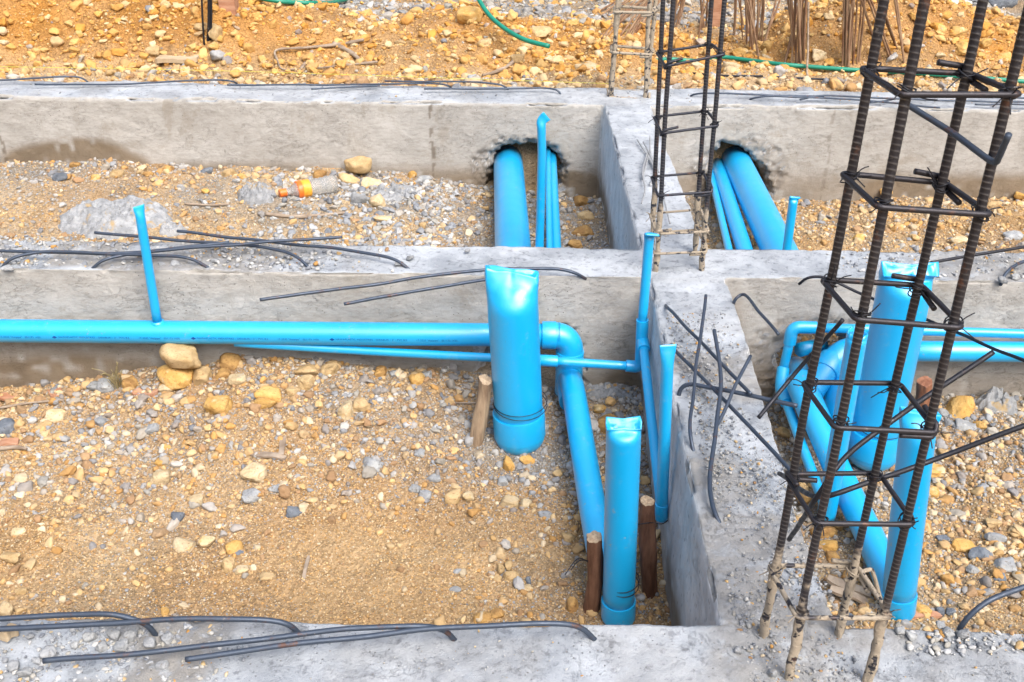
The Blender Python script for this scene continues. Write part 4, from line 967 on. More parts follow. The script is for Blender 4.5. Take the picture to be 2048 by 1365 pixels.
# ------------------------------------------------------------------ wooden stakes
def stake(px0, py0, Yb, px1, py1, r, label, mat='bark', seed=1, Yt=None, end='cutwood'):
    b = at(px0, py0, Y=Yb); t = at(px1, py1, Y=Yt or Yb); b2 = b + (b - t).normalized() * .06
    P = resample([b2, (b + t) / 2 + Vector((.003, 0, 0)), t], .008); n = len(P); segs = 26; th = np.arange(segs) * 2 * np.pi / segs
    q = np.stack([np.tile(np.cos(th), n) * 1.2, np.tile(np.sin(th), n) * 1.2, np.repeat(np.arange(n) * .05, segs)], 1)
    rr = r * (1 + .20 * fbm(q * 1.4, 4, seed)).reshape(n, segs) * (1 + .07 * np.sin(np.linspace(0, 9, n) + seed))[:, None] * np.linspace(1.12, .95, n)[:, None]
    P = P + np.stack([.004 * np.sin(np.linspace(0, 5, n) + seed), .003 * np.cos(np.linspace(0, 4, n) + seed), np.zeros(n)], 1)
    V, Fc = sweep(P, rr, segs, cap=False)
    hd = np.repeat(np.clip((np.arange(n) - n + 5) / 4, 0, 1), segs); V[:, 2] += hd * (.28 * math.cos(seed) * (V[:, 0] - P[-1][0]) + .22 * (V[:, 1] - P[-1][1]) + .0025 * vn(V * 160, 9))
    root = empty('wooden_stake', tuple(b), label, 'stake')
    part('shaft', (V, Fc), root, mat)
    ring = V.reshape(n, segs, 3)[-1]; c = ring.mean(0) + np.array([0, 0, .001])
    inner = c + (ring - c) * .9 + np.array([0, 0, .0012])
    Vc = np.concatenate([ring, inner, c[None] + np.array([[0, 0, .002]])]); Fc2 = [(k, (k + 1) % segs, segs + (k + 1) % segs, segs + k) for k in range(segs)] + [(segs + k, segs + (k + 1) % segs, 2 * segs) for k in range(segs)]
    part('sawn_end', (Vc, Fc2), root, end, smooth=False)
    return root
stake(953, 895, 2.40, 968, 760, .0205, 'pale peeling stake wired to the left side of the tallest left riser', 'paletimber', 3)
stake(1178, 1250, 1.79, 1190, 1072, .0175, 'dark brown stake with a nail left of the split-topped riser', 'bark', 5)
stake(1300, 1218, 1.86, 1294, 1003, .0175, 'dark brown stake between the split-topped riser and the long beam', 'bark', 8)
stake(1828, 850, 2.46, 1850, 762, .021, 'reddish brown stake hidden behind the tallest right riser', 'redbark', 11, end='redbark')
mb = MB()
mb.add(*sweep(spline([at(1176, 1124, Y=1.77), at(1155, 1118, Y=1.74), at(1130, 1150, Y=1.70)], .01), .0012, 6))
mb.add(*sweep(spline([at(1176, 1122, Y=1.77), at(1158, 1122, Y=1.75), at(1142, 1140, Y=1.72)], .01), .0012, 6))
mb.add(*sweep(spline([at(1276, 1049, Y=1.84), at(1300, 1046, Y=1.84), at(1325, 1048, Y=1.90), at(1337, 1040, Y=1.95)], .01), .0012, 6))
tag(mb.build('binding_wire', M['dark']), 'loose dark binding wire ends twisted round the two dark stakes', 'wire')

# ------------------------------------------------------------------ rebar cages
def ribbed(a, b, r, pitch=.0078, rib=.0007, segs=14, mortar=None, seed=0, bend=None, step=.0010):
    P = resample([a, b], step); n = len(P); s = np.arange(n) * np.linalg.norm(P[1] - P[0])
    wob = np.stack([.0016 * vn(np.stack([s * 4 + seed, s * 0, s * 0], 1), 5), .0016 * vn(np.stack([s * 4 + seed, s * 0 + 9, s * 0], 1), 6), s * 0], 1)
    P = P + wob
    if bend is not None: P = P + bend(P)
    th = np.arange(segs) * 2 * np.pi / segs; S, T = np.meshgrid(s, th, indexing='ij')
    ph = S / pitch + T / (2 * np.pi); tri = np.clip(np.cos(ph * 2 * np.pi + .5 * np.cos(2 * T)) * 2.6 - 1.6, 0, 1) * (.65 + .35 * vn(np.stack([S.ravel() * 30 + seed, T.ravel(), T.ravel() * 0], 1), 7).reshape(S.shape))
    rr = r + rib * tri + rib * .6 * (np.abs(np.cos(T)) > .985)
    if mortar is not None:
        zz = P[:, 2]; q = np.stack([np.cos(T).ravel() * .9 + seed, np.sin(T).ravel() * .9, np.repeat(zz * 25, segs)], 1)
        m = (1 - sm(zz, mortar - .04, mortar + .04))[:, None]
        rr = rr + m * .0032 * np.clip(.35 + fbm(q, 3, 91).reshape(n, segs), 0, 2)
    V, Fc = sweep(P, rr, segs, ref=(1, 0, 0))
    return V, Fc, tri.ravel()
def wire_knot(p, r, seed, nturn=3, tails=3, size=.016):
    g = random.Random(seed); mb = MB(); p = Vector(p)
    for k in range(nturn):
        th = np.linspace(0, 2 * np.pi, 18); a = g.uniform(-.7, .7); b = g.uniform(-.7, .7); rr = r + g.uniform(.001, .004)
        P = np.stack([p.x + rr * np.cos(th), p.y + rr * np.sin(th), p.z + a * rr * np.cos(th) + b * rr * np.sin(th) + g.uniform(-.005, .005)], 1)
        mb.add(*sweep(P, .0010, 5, cap=False))
    for k in range(tails):
        d = Vector((g.uniform(-1, 1), g.uniform(-1, .3), g.uniform(-.6, 1))).normalized(); L = g.uniform(.6, 2.2) * size
        q = p + Vector((d.x, d.y, 0)) * r
        mb.add(*sweep(spline([q, q + d * L * .5 + Vector((0, 0, g.uniform(-.004, .004))), q + d * L], .006), .0009, 5))
    return mb
def cage(label, bars, z_base, z_top, r, mat, stir, sr, mortar, tops=None, seed=1, tie=True, group=None, steps=.0010, pitch=.0078):
    """bars: four (x,y) base points in ring order; tops: their (x,y) at z_top; stir: list of (z, tilt_x, tail_corner)"""
    cx_ = sum(b[0] for b in bars) / 4; cy_ = sum(b[1] for b in bars) / 4
    root = empty('rebar_cage', (cx_, cy_, z_base), label, 'rebar cage', group)
    tops = tops or bars
    for k, (b, t) in enumerate(zip(bars, tops)):
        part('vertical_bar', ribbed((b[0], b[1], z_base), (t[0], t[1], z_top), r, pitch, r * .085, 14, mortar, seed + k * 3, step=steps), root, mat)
    for j, (z, tilt, tail) in enumerate(stir):
        C = []
        for k in range(4):
            f = (z - z_base) / (z_top - z_base); x = bars[k][0] + (tops[k][0] - bars[k][0]) * f; y = bars[k][1] + (tops[k][1] - bars[k][1]) * f
            dx = x - cx_; dy = y - cy_; o = r + sr * .9
            C.append(np.array([x + math.copysign(o, dx), y + math.copysign(o, dy), z + tilt * dx + .004 * math.sin(k * 2.1 + j)]))
        # ring with small corner radii, starting and ending in hooked tails
        P = []
        order = [(tail + i) % 4 for i in range(5)]
        for i, k in enumerate(order):
            c = C[k]; pv = C[(k - 1) % 4]; nx_ = C[(k + 1) % 4]; rc = .007
            u1 = (pv - c) / np.linalg.norm(pv - c); u2 = (nx_ - c) / np.linalg.norm(nx_ - c)
            if i == 0:
                P += [c + u2 * .0 + u1 * .050 + np.array([0, .0, -.006 - sr]) + u2 * .004, c + u1 * rc + np.array([0, 0, -.004 - sr])]
            else: P += [c + u1 * rc]
            P += [c + (u1 + u2) * rc * .3]
            if i < 4: P += [c + u2 * rc]
            else: P += [c + u2 * rc + np.array([0, 0, sr * 2.1]), c + u2 * .045 + np.array([0, 0, sr * 2.1 + .004])]
        part('stirrup', sweep(resample(P, .004), sr, 10), root, mat)
        if tie:
            for k in range(4):
                f = (z - z_base) / (z_top - z_base); x = bars[k][0] + (tops[k][0] - bars[k][0]) * f; y = bars[k][1] + (tops[k][1] - bars[k][1]) * f
                wire_knot((x, y, C[k][2]), r + .0015, seed * 100 + j * 7 + k).build('tie_wire', M['dark'] if mortar is None or z > mortar else M[mat], root)
    return root
# near cage: ring order front-left, front-right, back-right, back-left
fl = at(1577, 1362, z=0); fr = at(1735, 1362, z=0); br = at(1677, 1272, z=0); bl = at(1525, 1272, z=0)
ZT = 1.22
def top_at(px, Y, b): # where the bar leaves the top edge of the photo
    q = at(px, 0, Y=Y); f = ZT / q.z; return (b.x + (q.x - b.x) * f, b.y + (Y - b.y) * f)
nb_ = [(fl.x, fl.y), (fr.x, fr.y), (br.x, br.y), (bl.x, bl.y)]
q = at(2048, 62, Y=fr.y); ftr = (fr.x + (q.x - fr.x) * ZT / q.z, fr.y)
nt_ = [top_at(1848, fl.y, fl), ftr, top_at(1966, br.y, br), top_at(1768, bl.y, bl)]
def zf_(px, py, Y): return at(px, py, Y=Y).z
zs = [zf_(1800, 187, fl.y), zf_(1750, 418, fl.y), zf_(1706, 640, fl.y), zf_(1652, 850, fl.y), zf_(1615, 1037, fl.y), zf_(1585, 1226, fl.y)]
cage('near rebar cage of four ribbed bars rising from the bottom right beam junction', nb_, -.03, ZT, .0062, 'barA',
     [(z, t, c) for z, t, c in zip(zs, (-.02, -.05, -.04, -.03, -.03, -.05), (2, 2, 2, 1, 3, 2))], .0040, .16, nt_, 1)
# middle cage
mfl = (at(1310, 530, z=0).x + .0, 2.765); mfr = (at(1402, 540, z=0).x, 2.765); mbr = (at(1387, 500, z=0).x + .004, 2.90); mbl = (at(1303, 500, z=0).x, 2.90)
def tp_(px, Y, zt=1.05):
    q_ = at(px, 0, Y=Y); return q_
def lerp_top(b, px, Y, ZTT): q_ = at(px, 0, Y=Y); f = ZTT / q_.z; return (b[0] + (q_.x - b[0]) * f, Y)
mb_ = [mfl, mfr, mbr, mbl]
mt_ = [lerp_top(mfl, 1346, 2.765, 1.0), lerp_top(mfr, 1450, 2.765, 1.0), lerp_top(mbr, 1423, 2.90, 1.0), lerp_top(mbl, 1326, 2.90, 1.0)]
zs = [zf_(1380, 118, 2.765), zf_(1370, 257, 2.765), zf_(1360, 385, 2.765), zf_(1355, 462, 2.765), zf_(1350, 502, 2.765)]
cage('middle rebar cage standing where the long beam meets the middle beam', mb_, -.03, 1.0, .0062, 'barB', [(z, t, c) for z, t, c in zip(zs, (.22, .20, .15, .10, .05), (0, 0, 1, 0, 1))], .0038, .22, mt_, 30, pitch=.0085)
# far cage
cfl = (at(1221, 190, z=0).x, 4.60); cfr = (at(1291, 192, z=0).x, 4.60); cbr = (cfr[0] + .012, 4.70); cbl = (cfl[0] + .005, 4.70)
cb_ = [cfl, cfr, cbr, cbl]; ct_ = [lerp_top(cfl, 1236, 4.60, .6), lerp_top(cfr, 1299, 4.60, .6), lerp_top(cbr, 1312, 4.70, .6), lerp_top(cbl, 1238, 4.70, .6)]
zs = [zf_(1260, 25, 4.60), zf_(1260, 107, 4.60), zf_(1255, 196, 4.60)]
cage('far rebar cage caked in dried mortar on the far beam', cb_, -.03, .6, .0085, 'barC', [(z, -.03, 1) for z in zs], .0062, .42, ct_, 60, steps=.003, pitch=.012)

# ------------------------------------------------------------------ loose and embedded bars
def hash_(t): return sum((i + 1) * ord(c) for i, c in enumerate(t))
def bar(pts, r, label, mat='dowel', group=None, step=.008, name='steel_bar'):
    P = spline(pts, step); n = len(P); sd_ = (hash_(label) % 97) * 1.7; q = np.stack([np.arange(n) * step * 9 + sd_, np.zeros(n), np.zeros(n)], 1)
    P = P + np.stack([vn(q, 3), vn(q, 4), vn(q, 5)], 1) * .0022
    V, Fc = sweep(P, r, 12); return tag(mesh_obj(name, V, Fc, M[mat]), label, 'steel bar', group)
def Z(*l): return [at(px, py, z=z) for px, py, z in l]
rB = .0048
# on the middle beam, left
bar(Z((190, 467, .035), (380, 484, .03), (545, 498, .03), (590, 512, .022), (625, 543, -.01)), rB, 'bent bar on the middle beam whose left tip ends above the small riser')
bar(Z((355, 463, .04), (560, 486, .03), (740, 507, .028), (792, 520, .02), (827, 545, -.01)), rB, 'bent bar whose hook enters the middle beam furthest right of the left group')
bar(Z((0, 542, -.01), (22, 520, .02), (75, 507, .03), (240, 506, .032), (460, 485, .035)), rB, 'bar hooked into the beam at the far left edge, tip near the small riser')
bar(Z((180, 543, -.01), (205, 522, .02), (250, 510, .028), (420, 493, .045), (560, 483, .05), (686, 475, .05)), rB, 'long bar crossing behind the small riser, hooked left and ending right')
bar(Z((-260, 498, .03), (0, 502, .03), (300, 511, .03), (380, 519, .022), (430, 545, -.01)), rB, 'bar coming in from the left edge with its hook right of the small riser')
bar(Z((518, 600, .03), (700, 575, .03), (960, 542, .034), (1115, 538, .026), (1150, 546, .015), (1172, 558, -.01)), rB, 'upper bar sticking out from the middle beam behind the tallest left riser')
bar([at(688, 607, Y=2.50), at(830, 584, Y=2.58), at(1000, 556, Y=2.66), at(1040, 556, Y=2.70), at(1060, 566, Y=2.75)], rB, 'lower bar sticking out from the middle beam behind the tallest left riser')
# on the middle beam, right
bar(Z((2002, 572, -.01), (2012, 548, .015), (2040, 525, .03), (2200, 500, .035)), rB, 'bar hooked into the middle beam at the right picture edge')
bar(Z((1860, 527, .03), (2048, 496, .05), (2200, 474, .06)), rB, 'straight bar slanting up across the middle beam at the right', 'dark')
bar([at(1598, 570, z=-.005), at(1615, 558, z=.02), at(1648, 556, z=.03), at(1730, 590, Y=2.62), at(1800, 617, Y=2.50), at(2048, 722, Y=2.05), at(2200, 790, Y=1.85)], .0042, 'thin bar hooked at the middle beam running down right behind the near cage', 'dark')
# far beam left
g_ = 'thin bars lying on the far beam'
bar(Z((-200, 168, .03), (0, 160, .03), (130, 154, .03), (160, 156, .02), (180, 168, -.01)), .0042, 'thin hooked bar at the left end of the far beam')
bar(Z((70, 169, .02), (250, 168, .02), (440, 160, .025), (465, 163, .02), (478, 170, -.01)), .0042, 'second thin hooked bar from the left on the far beam')
bar(Z((455, 171, .02), (640, 170, .02), (870, 168, .022), (895, 172, .015), (905, 180, -.01)), .0042, 'thin bar with its hook left of the middle of the far beam')
bar(Z((622, 178, .02), (700, 174, .02), (760, 172, .02)), .0040, 'short thin bar piece on the far beam')
bar(Z((770, 163, .03), (980, 167, .03), (1008, 172, .02), (1021, 184, -.01)), .0042, 'thin hooked bar behind the others near the far left hole')
bar(Z((848, 179, .02), (1000, 178, .02), (1090, 177, .022), (1115, 182, .015), (1125, 194, -.01)), .0042, 'thin hooked bar ending above the thick pipe on the far beam')
# far beam right
bar(Z((1377, 196, -.01), (1384, 190, .01), (1402, 187, .025), (1520, 190, .025), (1648, 193, .025)), .0042, 'thin hooked bar right of the middle cage on the far beam')
bar(Z((1494, 204, -.01), (1500, 198, .01), (1520, 194, .025), (1700, 199, .025), (1880, 216, .02)), .0042, 'second thin hooked bar right of the middle cage on the far beam')
bar(Z((1600, 199, .02), (1640, 192, .03), (1750, 197, .03), (2000, 204, .03), (2200, 208, .03)), .0042, 'long thin bar on the far beam running off to the right')
bar(Z((1740, 205, .02), (1850, 193, .03), (2048, 197, .03), (2200, 200, .03)), .0040, 'rear thin bar on the far beam at the right')
bar(Z((1950, 209, .02), (2100, 210, .02), (2200, 211, .02)), .0040, 'short thin bar at the right end of the far beam')
# near beam
bar(Z((-160, 1245, .05), (0, 1238, .05), (150, 1230, .05), (235, 1231, .05), (290, 1250, .03), (316, 1282, -.01)), rB, 'hooked bar nearest the left edge at the bottom')
bar(Z((-160, 1262, .04), (0, 1256, .04), (300, 1243, .045), (520, 1239, .045), (575, 1250, .03), (606, 1276, -.01)), rB, 'long hooked bar at the bottom left bending into the beam below the bare sand')
bar(Z((87, 1325, .03), (330, 1302, .035), (600, 1269, .04), (830, 1250, .045), (885, 1258, .03), (914, 1284, -.01)), rB, 'longest loose bar across the near beam, second from the bottom')
bar(Z((370, 1319, .03), (560, 1293, .035), (800, 1266, .04), (1110, 1248, .045), (1160, 1256, .03), (1193, 1283, -.01)), rB, 'bar across the near beam with its hook just left of the dark stake')
bar(Z((1915, 1272, -.01), (1932, 1240, .03), (1970, 1206, .06), (2048, 1176, .08), (2200, 1130, .10)), rB, 'hooked bar rising from the near beam at the bottom right corner')
# on the long beam
bar(Z((1412, 590, .10), (1398, 690, .06), (1385, 800, .03), (1382, 870, .02), (1391, 912, -.01)), .0042, 'upright-looking bar on the long beam, leftmost of the crossing ones')
bar(Z((1430, 662, .10), (1441, 740, .07), (1432, 860, .04), (1420, 960, .02), (1428, 1020, .012), (1446, 1064, -.01)), .0048, 'longest of the crossing bars on the long beam, curved at its lower end')
bar(Z((1500, 712, .10), (1465, 785, .07), (1432, 850, .04)), .0042, 'short slanting bar on the long beam leaning over the longest one')
bar(Z((1332, 612, -.01), (1336, 617, .02), (1345, 625, .03), (1420, 704, .05), (1500, 787, .06)), .0045, 'straight bar from the left edge of the long beam slanting to the trench')
bar(Z((1348, 700, .02), (1430, 782, .04), (1500, 855, .06), (1590, 950, .08)), .0045, 'parallel slanting bar that ends behind the near cage')
bar(Z((1358, 795, -.01), (1360, 780, .01), (1372, 770, .025), (1420, 776, .035), (1595, 812, .06)), .0052, 'thick bar with bent left end pointing right over the trench')
bar(Z((1464, 614, -.01), (1472, 596, .02), (1484, 588, .03), (1520, 627, .05), (1556, 668, .06)), .0044, 'bent bar at the corner of the long and middle beams')
# dark bars by the near cage
bar([at(1516, 836, z=.03), at(1600, 735, Y=2.0), at(1686, 640, Y=1.95)], .0048, 'dark bar pointing up right past the wye pipe', 'dark')
bar([at(1580, 1080, z=.03), at(1640, 985, Y=1.38), at(1700, 870 + 35, Y=1.42), at(1985, 706, Y=1.50)], .0046, 'long dark bar rising right through the near cage', 'dark')
bar([at(1560, 948, z=.02), at(1650, 992, Y=1.46), at(1750, 958, Y=1.47), at(1850, 925, Y=1.50), at(2048, 852, Y=1.50), at(2200, 800, Y=1.5)], .0048, 'lower dark bar running right from the near cage out of the picture', 'dark')
bar([at(1812, 210, Y=1.32), at(1900, 265, Y=1.26), at(1990, 330, Y=1.18), at(1996, 322, Y=1.17), at(2018, 272, Y=1.15)], .0040, 'bar bent back sharply, tied diagonally inside the near cage', 'dowel')
bar([at(1690, 1160, Y=1.30), at(1740, 1140, Y=1.31), at(1748, 1150, Y=1.32), at(1765, 1225, Y=1.33)], .0036, 'short mortar-caked bar at the foot of the near cage', 'barA')
# grey wires on the far part of the long beam
g = 'grey wire scraps on the long beam'
for i, pts in enumerate(([(1275, 281), (1300, 320), (1310, 345), (1300, 370)], [(1287, 285), (1305, 320), (1316, 350), (1330, 372)], [(1295, 305), (1285, 345), (1290, 380), (1283, 407)], [(1300, 300), (1292, 330), (1284, 360)], [(1300, 275), (1302, 310), (1318, 345)], [(1325, 385), (1332, 415), (1340, 447)], [(1318, 395), (1321, 430), (1323, 445)])):
    V, Fc = sweep(spline([at(a, b, z=.012 + .004 * (i % 3)) for a, b in pts], .02), .0030, 8)
    tag(mesh_obj('wire_scrap', V, Fc, M['greywire']), 'bent grey wire scrap on the long beam behind the middle cage', 'wire', g)

# ------------------------------------------------------------------ rusty rod bundles standing in the heap
def bundle(rods, label, mat='rusty', r=.0052, name='rod_bundle'):
    if mat == 'rusty': rods = rods + [(a + random.uniform(-7, 7), b + random.uniform(-12, 4), c_ + random.uniform(-9, 9), d_, e_) for a, b, c_, d_, e_ in rods]
    P0 = [on_ground(a, b) for a, b, c, d, e in rods]; c = sum(P0, Vector()) / len(P0)
    root = empty(name, tuple(c), label, 'rod bundle')
    for (a, b, tx, ty, lean), p in zip(rods, P0):
        d = at(tx, ty, Y=p.y + lean); t = p + (d - p) * 1.9 if ty < 30 else d
        m = (p + t) / 2 + Vector((random.uniform(-.012, .012), 0, 0)); bse = p - (t - p).normalized() * .05
        part('rod', sweep(spline([bse, m, t], .05), r * random.uniform(.8, 1.15), 8), root, mat)
    return root
random.seed(4)
bundle([(1195, 38, 1240, 0, .1), (1203, 40, 1262, 0, .15), (1210, 70, 1275, 0, .1), (1216, 66, 1290, 0, .2), (1250, 76, 1300, 0, .1), (1258, 70, 1305, 0, .2), (1264, 62, 1310, 0, .2), (1272, 64, 1318, 0, .1), (1225, 45, 1285, 0, .2)], 'leaning bundle of rusty rods behind the far cage')
bundle([(1346, 55, 1352, 0, 0), (1350, 60, 1360, 0, 0), (1356, 52, 1366, 0, .1), (1343, 48, 1362, 0, .1)], 'small bundle of pale rods left bars of the middle cage')
bundle([(1402, 62, 1408, 0, 0), (1398, 82, 1412, 0, 0), (1410, 58, 1404, 0, 0), (1413, 56, 1418, 0, 0)], 'small bundle of rods between the bars of the middle cage')
bundle([(1468, 75, 1470, 0, 0), (1493, 92, 1488, 0, 0), (1500, 98, 1505, 0, 0), (1506, 108, 1500, 0, 0), (1520, 125, 1490, 0, .1), (1513, 85, 1512, 0, 0), (1486, 55, 1476, 0, 0), (1517, 88, 1522, 0, 0), (1528, 80, 1556, 0, .1), (1508, 90, 1496, 0, 0), (1497, 70, 1493, 0, .1)], 'widest bundle of rusty rods right of the middle cage')
bundle([(1570, 125, 1600, 0, .1), (1582, 128, 1590, 0, 0), (1590, 130, 1594, 0, 0), (1597, 133, 1604, 0, 0), (1604, 124, 1606, 0, 0), (1608, 128, 1616, 0, 0), (1586, 118, 1584, 0, 0), (1600, 118, 1598, 0, 0)], 'bundle of rusty rods just left of the bent grey rod')
bundle([(1685, 138, 1690, 0, 0), (1692, 140, 1696, 0, 0), (1699, 140, 1702, 0, 0), (1705, 136, 1710, 0, 0), (1713, 134, 1722, 0, 0), (1696, 130, 1706, 0, 0), (1689, 128, 1700, 0, .1)], 'bundle of rusty rods left of the near cage')
bundle([(1760, 122, 1722, 0, -.1), (1784, 118, 1738, 0, -.1), (1793, 96, 1756, 0, -.1), (1810, 135, 1792, 0, 0)], 'four spread rusty rods seen through the near cage')
bundle([(409, 86, 407, 0, 0), (415, 82, 413, 0, 0), (420, 78, 418, 0, 0), (423, 76, 424, 0, 0)], 'tight bundle of dark upright bars in the left heap', 'dark', .0062)
V, Fc = sweep(spline([at(1617, 5, Y=5.3), at(1616, 100, Y=5.15), at(1618, 158, Y=4.99), at(1634, 165, Y=4.97), at(1706, 180, Y=4.86)], .02), .0055, 8)
tag(mesh_obj('bent_rod', V, Fc, M['stick']), 'pale rod bent flat at its foot beside the rusty bundle', 'rod')
for pts, lb in (([(1352, 147), (1450, 155), (1525, 156)], 'dark rod lying in the earth behind the middle cage'), ([(1545, 157), (1600, 160), (1665, 163)], 'dark rod lying in the earth below the green hose')):
    V, Fc = sweep(spline([on_ground(a, b) + Vector((0, 0, .008)) for a, b in pts], .02), .005, 8); tag(mesh_obj('steel_rod', V, Fc, M['dark']), lb, 'rod')
# wooden post stubs behind
for (px, py, ww, lb) in ((455, 24, 30, 'square brown post beside the dark upright bars'), (1431, 60, 16, 'narrow orange-brown post behind the middle cage')):
    p = on_ground(px, py); h = ww / F * p.y / 2 * 1.04; V = []
    for zz, k in ((-.1, 1.), (.25, 1.), (.6, .97)):
        for sx, sy in ((-1, -1), (1, -1), (1, 1), (-1, 1)): V.append((p.x + sx * h * k, p.y + .04 + sy * h * k, p.z + zz))
    Fc = [(r_ * 4 + k, r_ * 4 + (k + 1) % 4, r_ * 4 + 4 + (k + 1) % 4, r_ * 4 + 4 + k) for r_ in (0, 1) for k in range(4)] + [(8, 9, 10, 11), (3, 2, 1, 0)]
    tag(mesh_obj('wooden_post', V, Fc, M['redwood'], smooth=False), lb, 'post')

# ------------------------------------------------------------------ green hose
def hose(pts, label, r=.0125):
    V, Fc = sweep(spline(pts, .02), r, 16); return tag(mesh_obj('garden_hose', V, Fc, M['hose']), label, 'hose')
G = lambda a, b, dz=.01: on_ground(a, b) + Vector((0, 0, dz))
hose([G(478, -12, .02), G(505, 2, .025), G(560, 13, .025), G(620, 16, .025), G(690, 8, .025), G(730, -4, .03), G(800, -30, .03)], 'green hose looping over the crest of the left heap', .0115)
hose([G(580, 7, .03), G(640, -8, .03), G(700, -30, .03)], 'short end of green hose behind the loop on the heap', .0115)
hose([at(945, -30, Y=5.6), at(958, 0, Y=5.5), at(978, 30, Y=5.38), at(1010, 58, Y=5.24), at(1050, 80, Y=5.12), at(1098, 93, Y=5.04)], 'green hose hanging down the heap with its cut end on the stones', .0115)
hose([G(1290, 128, 0), G(1330, 123), G(1390, 126), G(1440, 122, .02), G(1490, 128, .02), G(1560, 137, .02), G(1620, 142, .02), G(1700, 148, .02), G(1800, 153, .02), G(1900, 160, .02), G(2048, 172, .02), G(2200, 184, .02)], 'long green hose lying behind the far beam from the far cage to the right edge', .0105)

# ------------------------------------------------------------------ plastic bottle
bt = empty('plastic_bottle', tuple(on_ground(620, 392)), 'crushed clear plastic bottle with orange cap and label lying in the far left pit', 'bottle')
c0 = on_ground(560, 398) + Vector((0, 0, .024)); c1 = on_ground(674, 384) + Vector((0, 0, .042)); ax = (c1 - c0); Lb = ax.length
def along(prof, name, mat, squash=.0, seed=2):
    d = np.array([a for a, b in prof]); rr = np.array([b for a, b in prof]); P = np.array(c0)[None] + d[:, None] * np.array(ax)[None]
    n = len(P); th = np.arange(32) * 2 * np.pi / 32; q = np.stack([np.tile(np.cos(th), n) * 1.5, np.tile(np.sin(th), n) * 1.5, np.repeat(d * 7, 32)], 1)
    R_ = rr[:, None] * (1 + squash * fbm(q, 3, seed).reshape(n, 32)); return part(name, sweep(P, R_, 32), bt, mat)
k = Lb / .27
prof = [(.09, .013), (.15, .014), (.20, .018), (.26, .028), (.32, .034), (.40, .036), (.45, .0355), (.5, .037)] + [(t, .036 + .0016 * math.sin(t * 70)) for t in np.linspace(.52, .94, 34)] + [(.97, .034), (1.0, .028), (1.0, .01)]
pf = [(a, b) for a, b in zip(np.linspace(.09, 1, 80), np.interp(np.linspace(.09, 1, 80), [a for a, b in prof], [b for a, b in prof]))]
along(pf, 'bottle_body', 'bottle', .10)
auto(along([(.0, .010), (.0, .0165), (.004, .0175), (.115, .0175), (.12, .016)], 'cap', 'orange'))
lab = along([(t, .0385) for t in np.linspace(.30, .52, 14)], 'label', 'orange', .04)
along([(t, .0392) for t in np.linspace(.38, .52, 10)], 'label_panel', 'yellow', .04)

# ------------------------------------------------------------------ wood scraps, sticks
def plank(px0, py0, px1, py1, wpx, th, label, mat='plank', seed=1, P=None, name='plank', zt=None):
    a = on_ground(px0, py0) if zt is None else at(px0, py0, z=zt); b = on_ground(px1, py1) if zt is None else at(px1, py1, z=zt)
    d = b - a; n = max(8, int(d.length / .012)); wv = Vector((-d.y, d.x, 0)).normalized(); dz = a.y; hw = wpx / F * dz / 2 / .5 if abs(d.x) > abs(d.y) else wpx / F * dz / 2
    g = random.Random(seed); V = []
    for i in range(n + 1):
        t = i / n; c = a + d * t + Vector((0, 0, .006 + .004 * math.sin(t * 5 + seed))); e = hw * (1 + .10 * math.sin(t * 9 + seed) + g.uniform(-.05, .05)) * (1 if 0 < i < n else g.uniform(.6, .95))
        for sx, sz_ in ((-1, 0), (1, 0), (1, 1), (-1, 1)): V.append(c + wv * (e * sx) + Vector((0, 0, th * (sz_ - .3) + g.uniform(-.001, .001))))
    Fc = [(r_ * 4 + k, r_ * 4 + (k + 1) % 4, r_ * 4 + 4 + (k + 1) % 4, r_ * 4 + 4 + k) for r_ in range(n) for k in range(4)] + [(3, 2, 1, 0), (n * 4, n * 4 + 1, n * 4 + 2, n * 4 + 3)]
    return tag(mesh_obj(name, V, Fc, M[mat], smooth=False), label, 'wood')
plank(316, 124, 398, 120, 18, .02, 'short weathered plank lying at the foot of the left heap')
plank(570, 848, 563, 918, 13, .006, 'upright-looking dry wood splinter, right arm of the forked pair', 'stick', 3, name='wood_splinter')
plank(496, 908, 572, 922, 9, .006, 'flat dry wood splinter, left arm of the forked pair', 'stick', 4, name='wood_splinter')
plank(618, 1115, 607, 1168, 9, .005, 'thin grey wood splinter alone on the sand left of the stakes', 'stick', 5, name='wood_splinter')
plank(0, 895, 38, 888, 14, .012, 'reddish board end poking in from the left edge', 'redwood', 6, name='wood_splinter')
plank(0, 797, 34, 806, 12, .008, 'reddish wood chip at the left edge by the wall', 'redwood', 7, name='wood_splinter')
plank(100, 795, 124, 785, 16, .008, 'reddish wood shaving by the wall left of the grey stones', 'redwood', 8, name='wood_splinter')
plank(270, 788, 315, 792, 14, .008, 'shredded brown bark below the dry grass tuft', 'redwood', 9, name='wood_splinter')
plank(1655, 1160, 1740, 1198, 14, .008, 'upper grey board scrap in the trench behind the near cage', 'stick', 10, name='wood_splinter')
plank(1660, 1180, 1735, 1212, 12, .008, 'lower grey board scrap in the trench behind the near cage', 'stick', 11, name='wood_splinter')
plank(1805, 1240, 1880, 1232, 10, .006, 'reddish wood scrap at the foot of the capped riser in the near right pit', 'redwood', 12, name='wood_splinter')
plank(8, 1285, 32, 1262, 26, .02, 'brown wood block on the near beam at the left edge', 'plank', 13, zt=.004, name='wood_block')
def sticks(pts, r, label, mat='stick', dz=.01):
    P = spline([on_ground(a, b) + Vector((0, 0, dz)) for a, b in pts], .01); n = len(P)
    rr = r * (1 + .25 * vn(np.stack([np.arange(n) * .3, np.zeros(n), np.zeros(n)], 1), 4)) * np.linspace(1, .6, n)
    V, Fc = sweep(P, rr, 8); return tag(mesh_obj('dry_stick', V, Fc, M[mat]), label, 'stick')
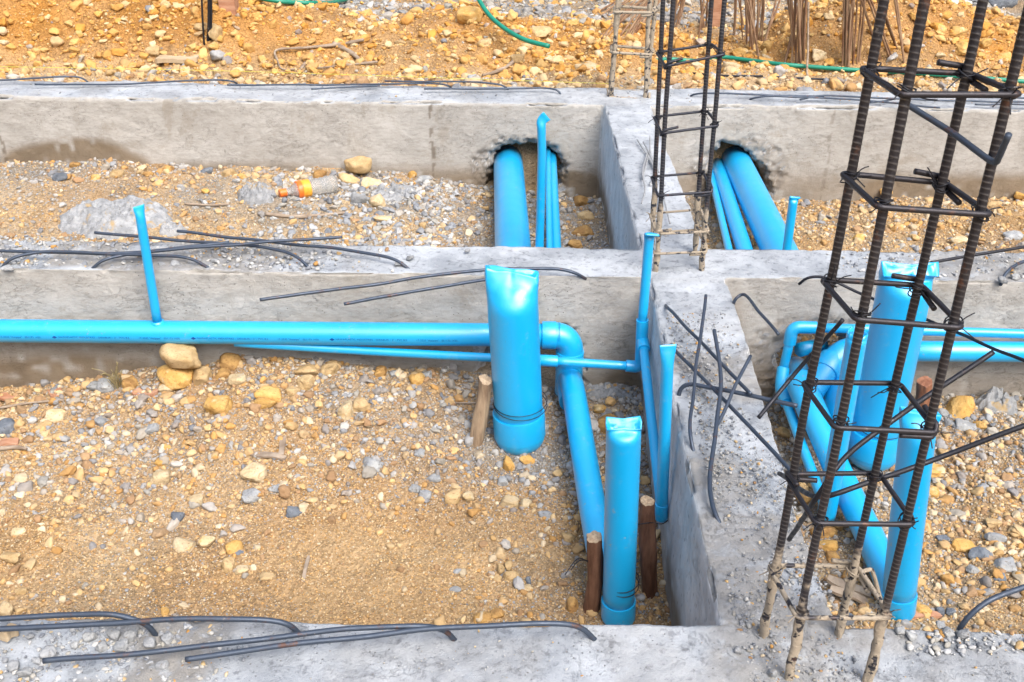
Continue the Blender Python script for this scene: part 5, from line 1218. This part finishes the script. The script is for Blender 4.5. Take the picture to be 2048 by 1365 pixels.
sticks([(728, 88), (680, 97), (610, 104), (552, 110), (556, 130), (566, 147), (590, 147)], .008, 'long bent stick making a hook shape below the heap', dz=.02)
sticks([(755, 130), (690, 137), (600, 147)], .006, 'straight stick lying below the long bent stick', dz=.015)
sticks([(625, 108), (612, 130), (597, 152)], .010, 'thick grey stick crossing under the long bent stick', dz=.012)
sticks([(668, 92), (700, 108), (718, 122)], .013, 'gnarled root piece at the end of the bent stick')
sticks([(1035, 118), (1018, 135), (985, 150), (965, 155)], .010, 'gnarled root lying above the far beam left of the far cage')
sticks([(370, 412), (420, 415), (460, 413)], .005, 'thin dark twig right of the cement mound')
sticks([(532, 433), (600, 438), (690, 430)], .009, 'flat bark strip below the plastic bottle')
sticks([(0, 822), (60, 812), (130, 806)], .004, 'thin dry stalk by the wall at the left edge')
sticks([(0, 905), (35, 902), (55, 905)], .007, 'dark twig at the left edge below the reddish board', dz=.012)
sticks([(905, 812), (930, 812), (955, 812)], .003, 'thin dry stalk left of the pale stake')
# dry grass tuft by the wall
mb = MB(); gt = on_ground(233, 775); g = random.Random(3)
for k in range(26):
    a = g.uniform(-.5, .5); L = g.uniform(.05, .10); s = Vector((gt.x + g.uniform(-.012, .012), min(gt.y, 2.69) + g.uniform(-.01, .01), gt.z - .01))
    mb.add(*sweep(spline([s, s + Vector((a * L * .4, g.uniform(-.02, .01), L * .6)), s + Vector((a * L, g.uniform(-.04, .0), L))], .01), .0013, 4))
tag(mb.build('grass_tuft', M['hay']), 'tuft of dry straw standing against the wall under the long pipe', 'grass')

# ------------------------------------------------------------------ string line, white pipe offcut, dark lump
V, Fc = sweep(spline([at(-200, 131, Y=4.86), at(400, 141, Y=4.86), at(1225, 168, Y=4.82)], .1), .0011, 6)
tag(mesh_obj('string_line', V, Fc, M['string']), 'thin yellow string stretched along the back of the far beam', 'string')
a = G(1908, 12, .02); b = G(1938, 14, .02)
wp = tag(mesh_obj('pipe_offcut', *lathe(a, b - a, [(0, .014), (.0, .0185), (.006, .0185), (.0065, .0165), ((b - a).length, .0165), ((b - a).length, .013)], 24), M['white']), 'short white plastic pipe offcut lying behind the right heap', 'pipe'); auto(wp)
stone(2000, 4, 66, 24, 's', 'dark lumpy object at the top right corner')
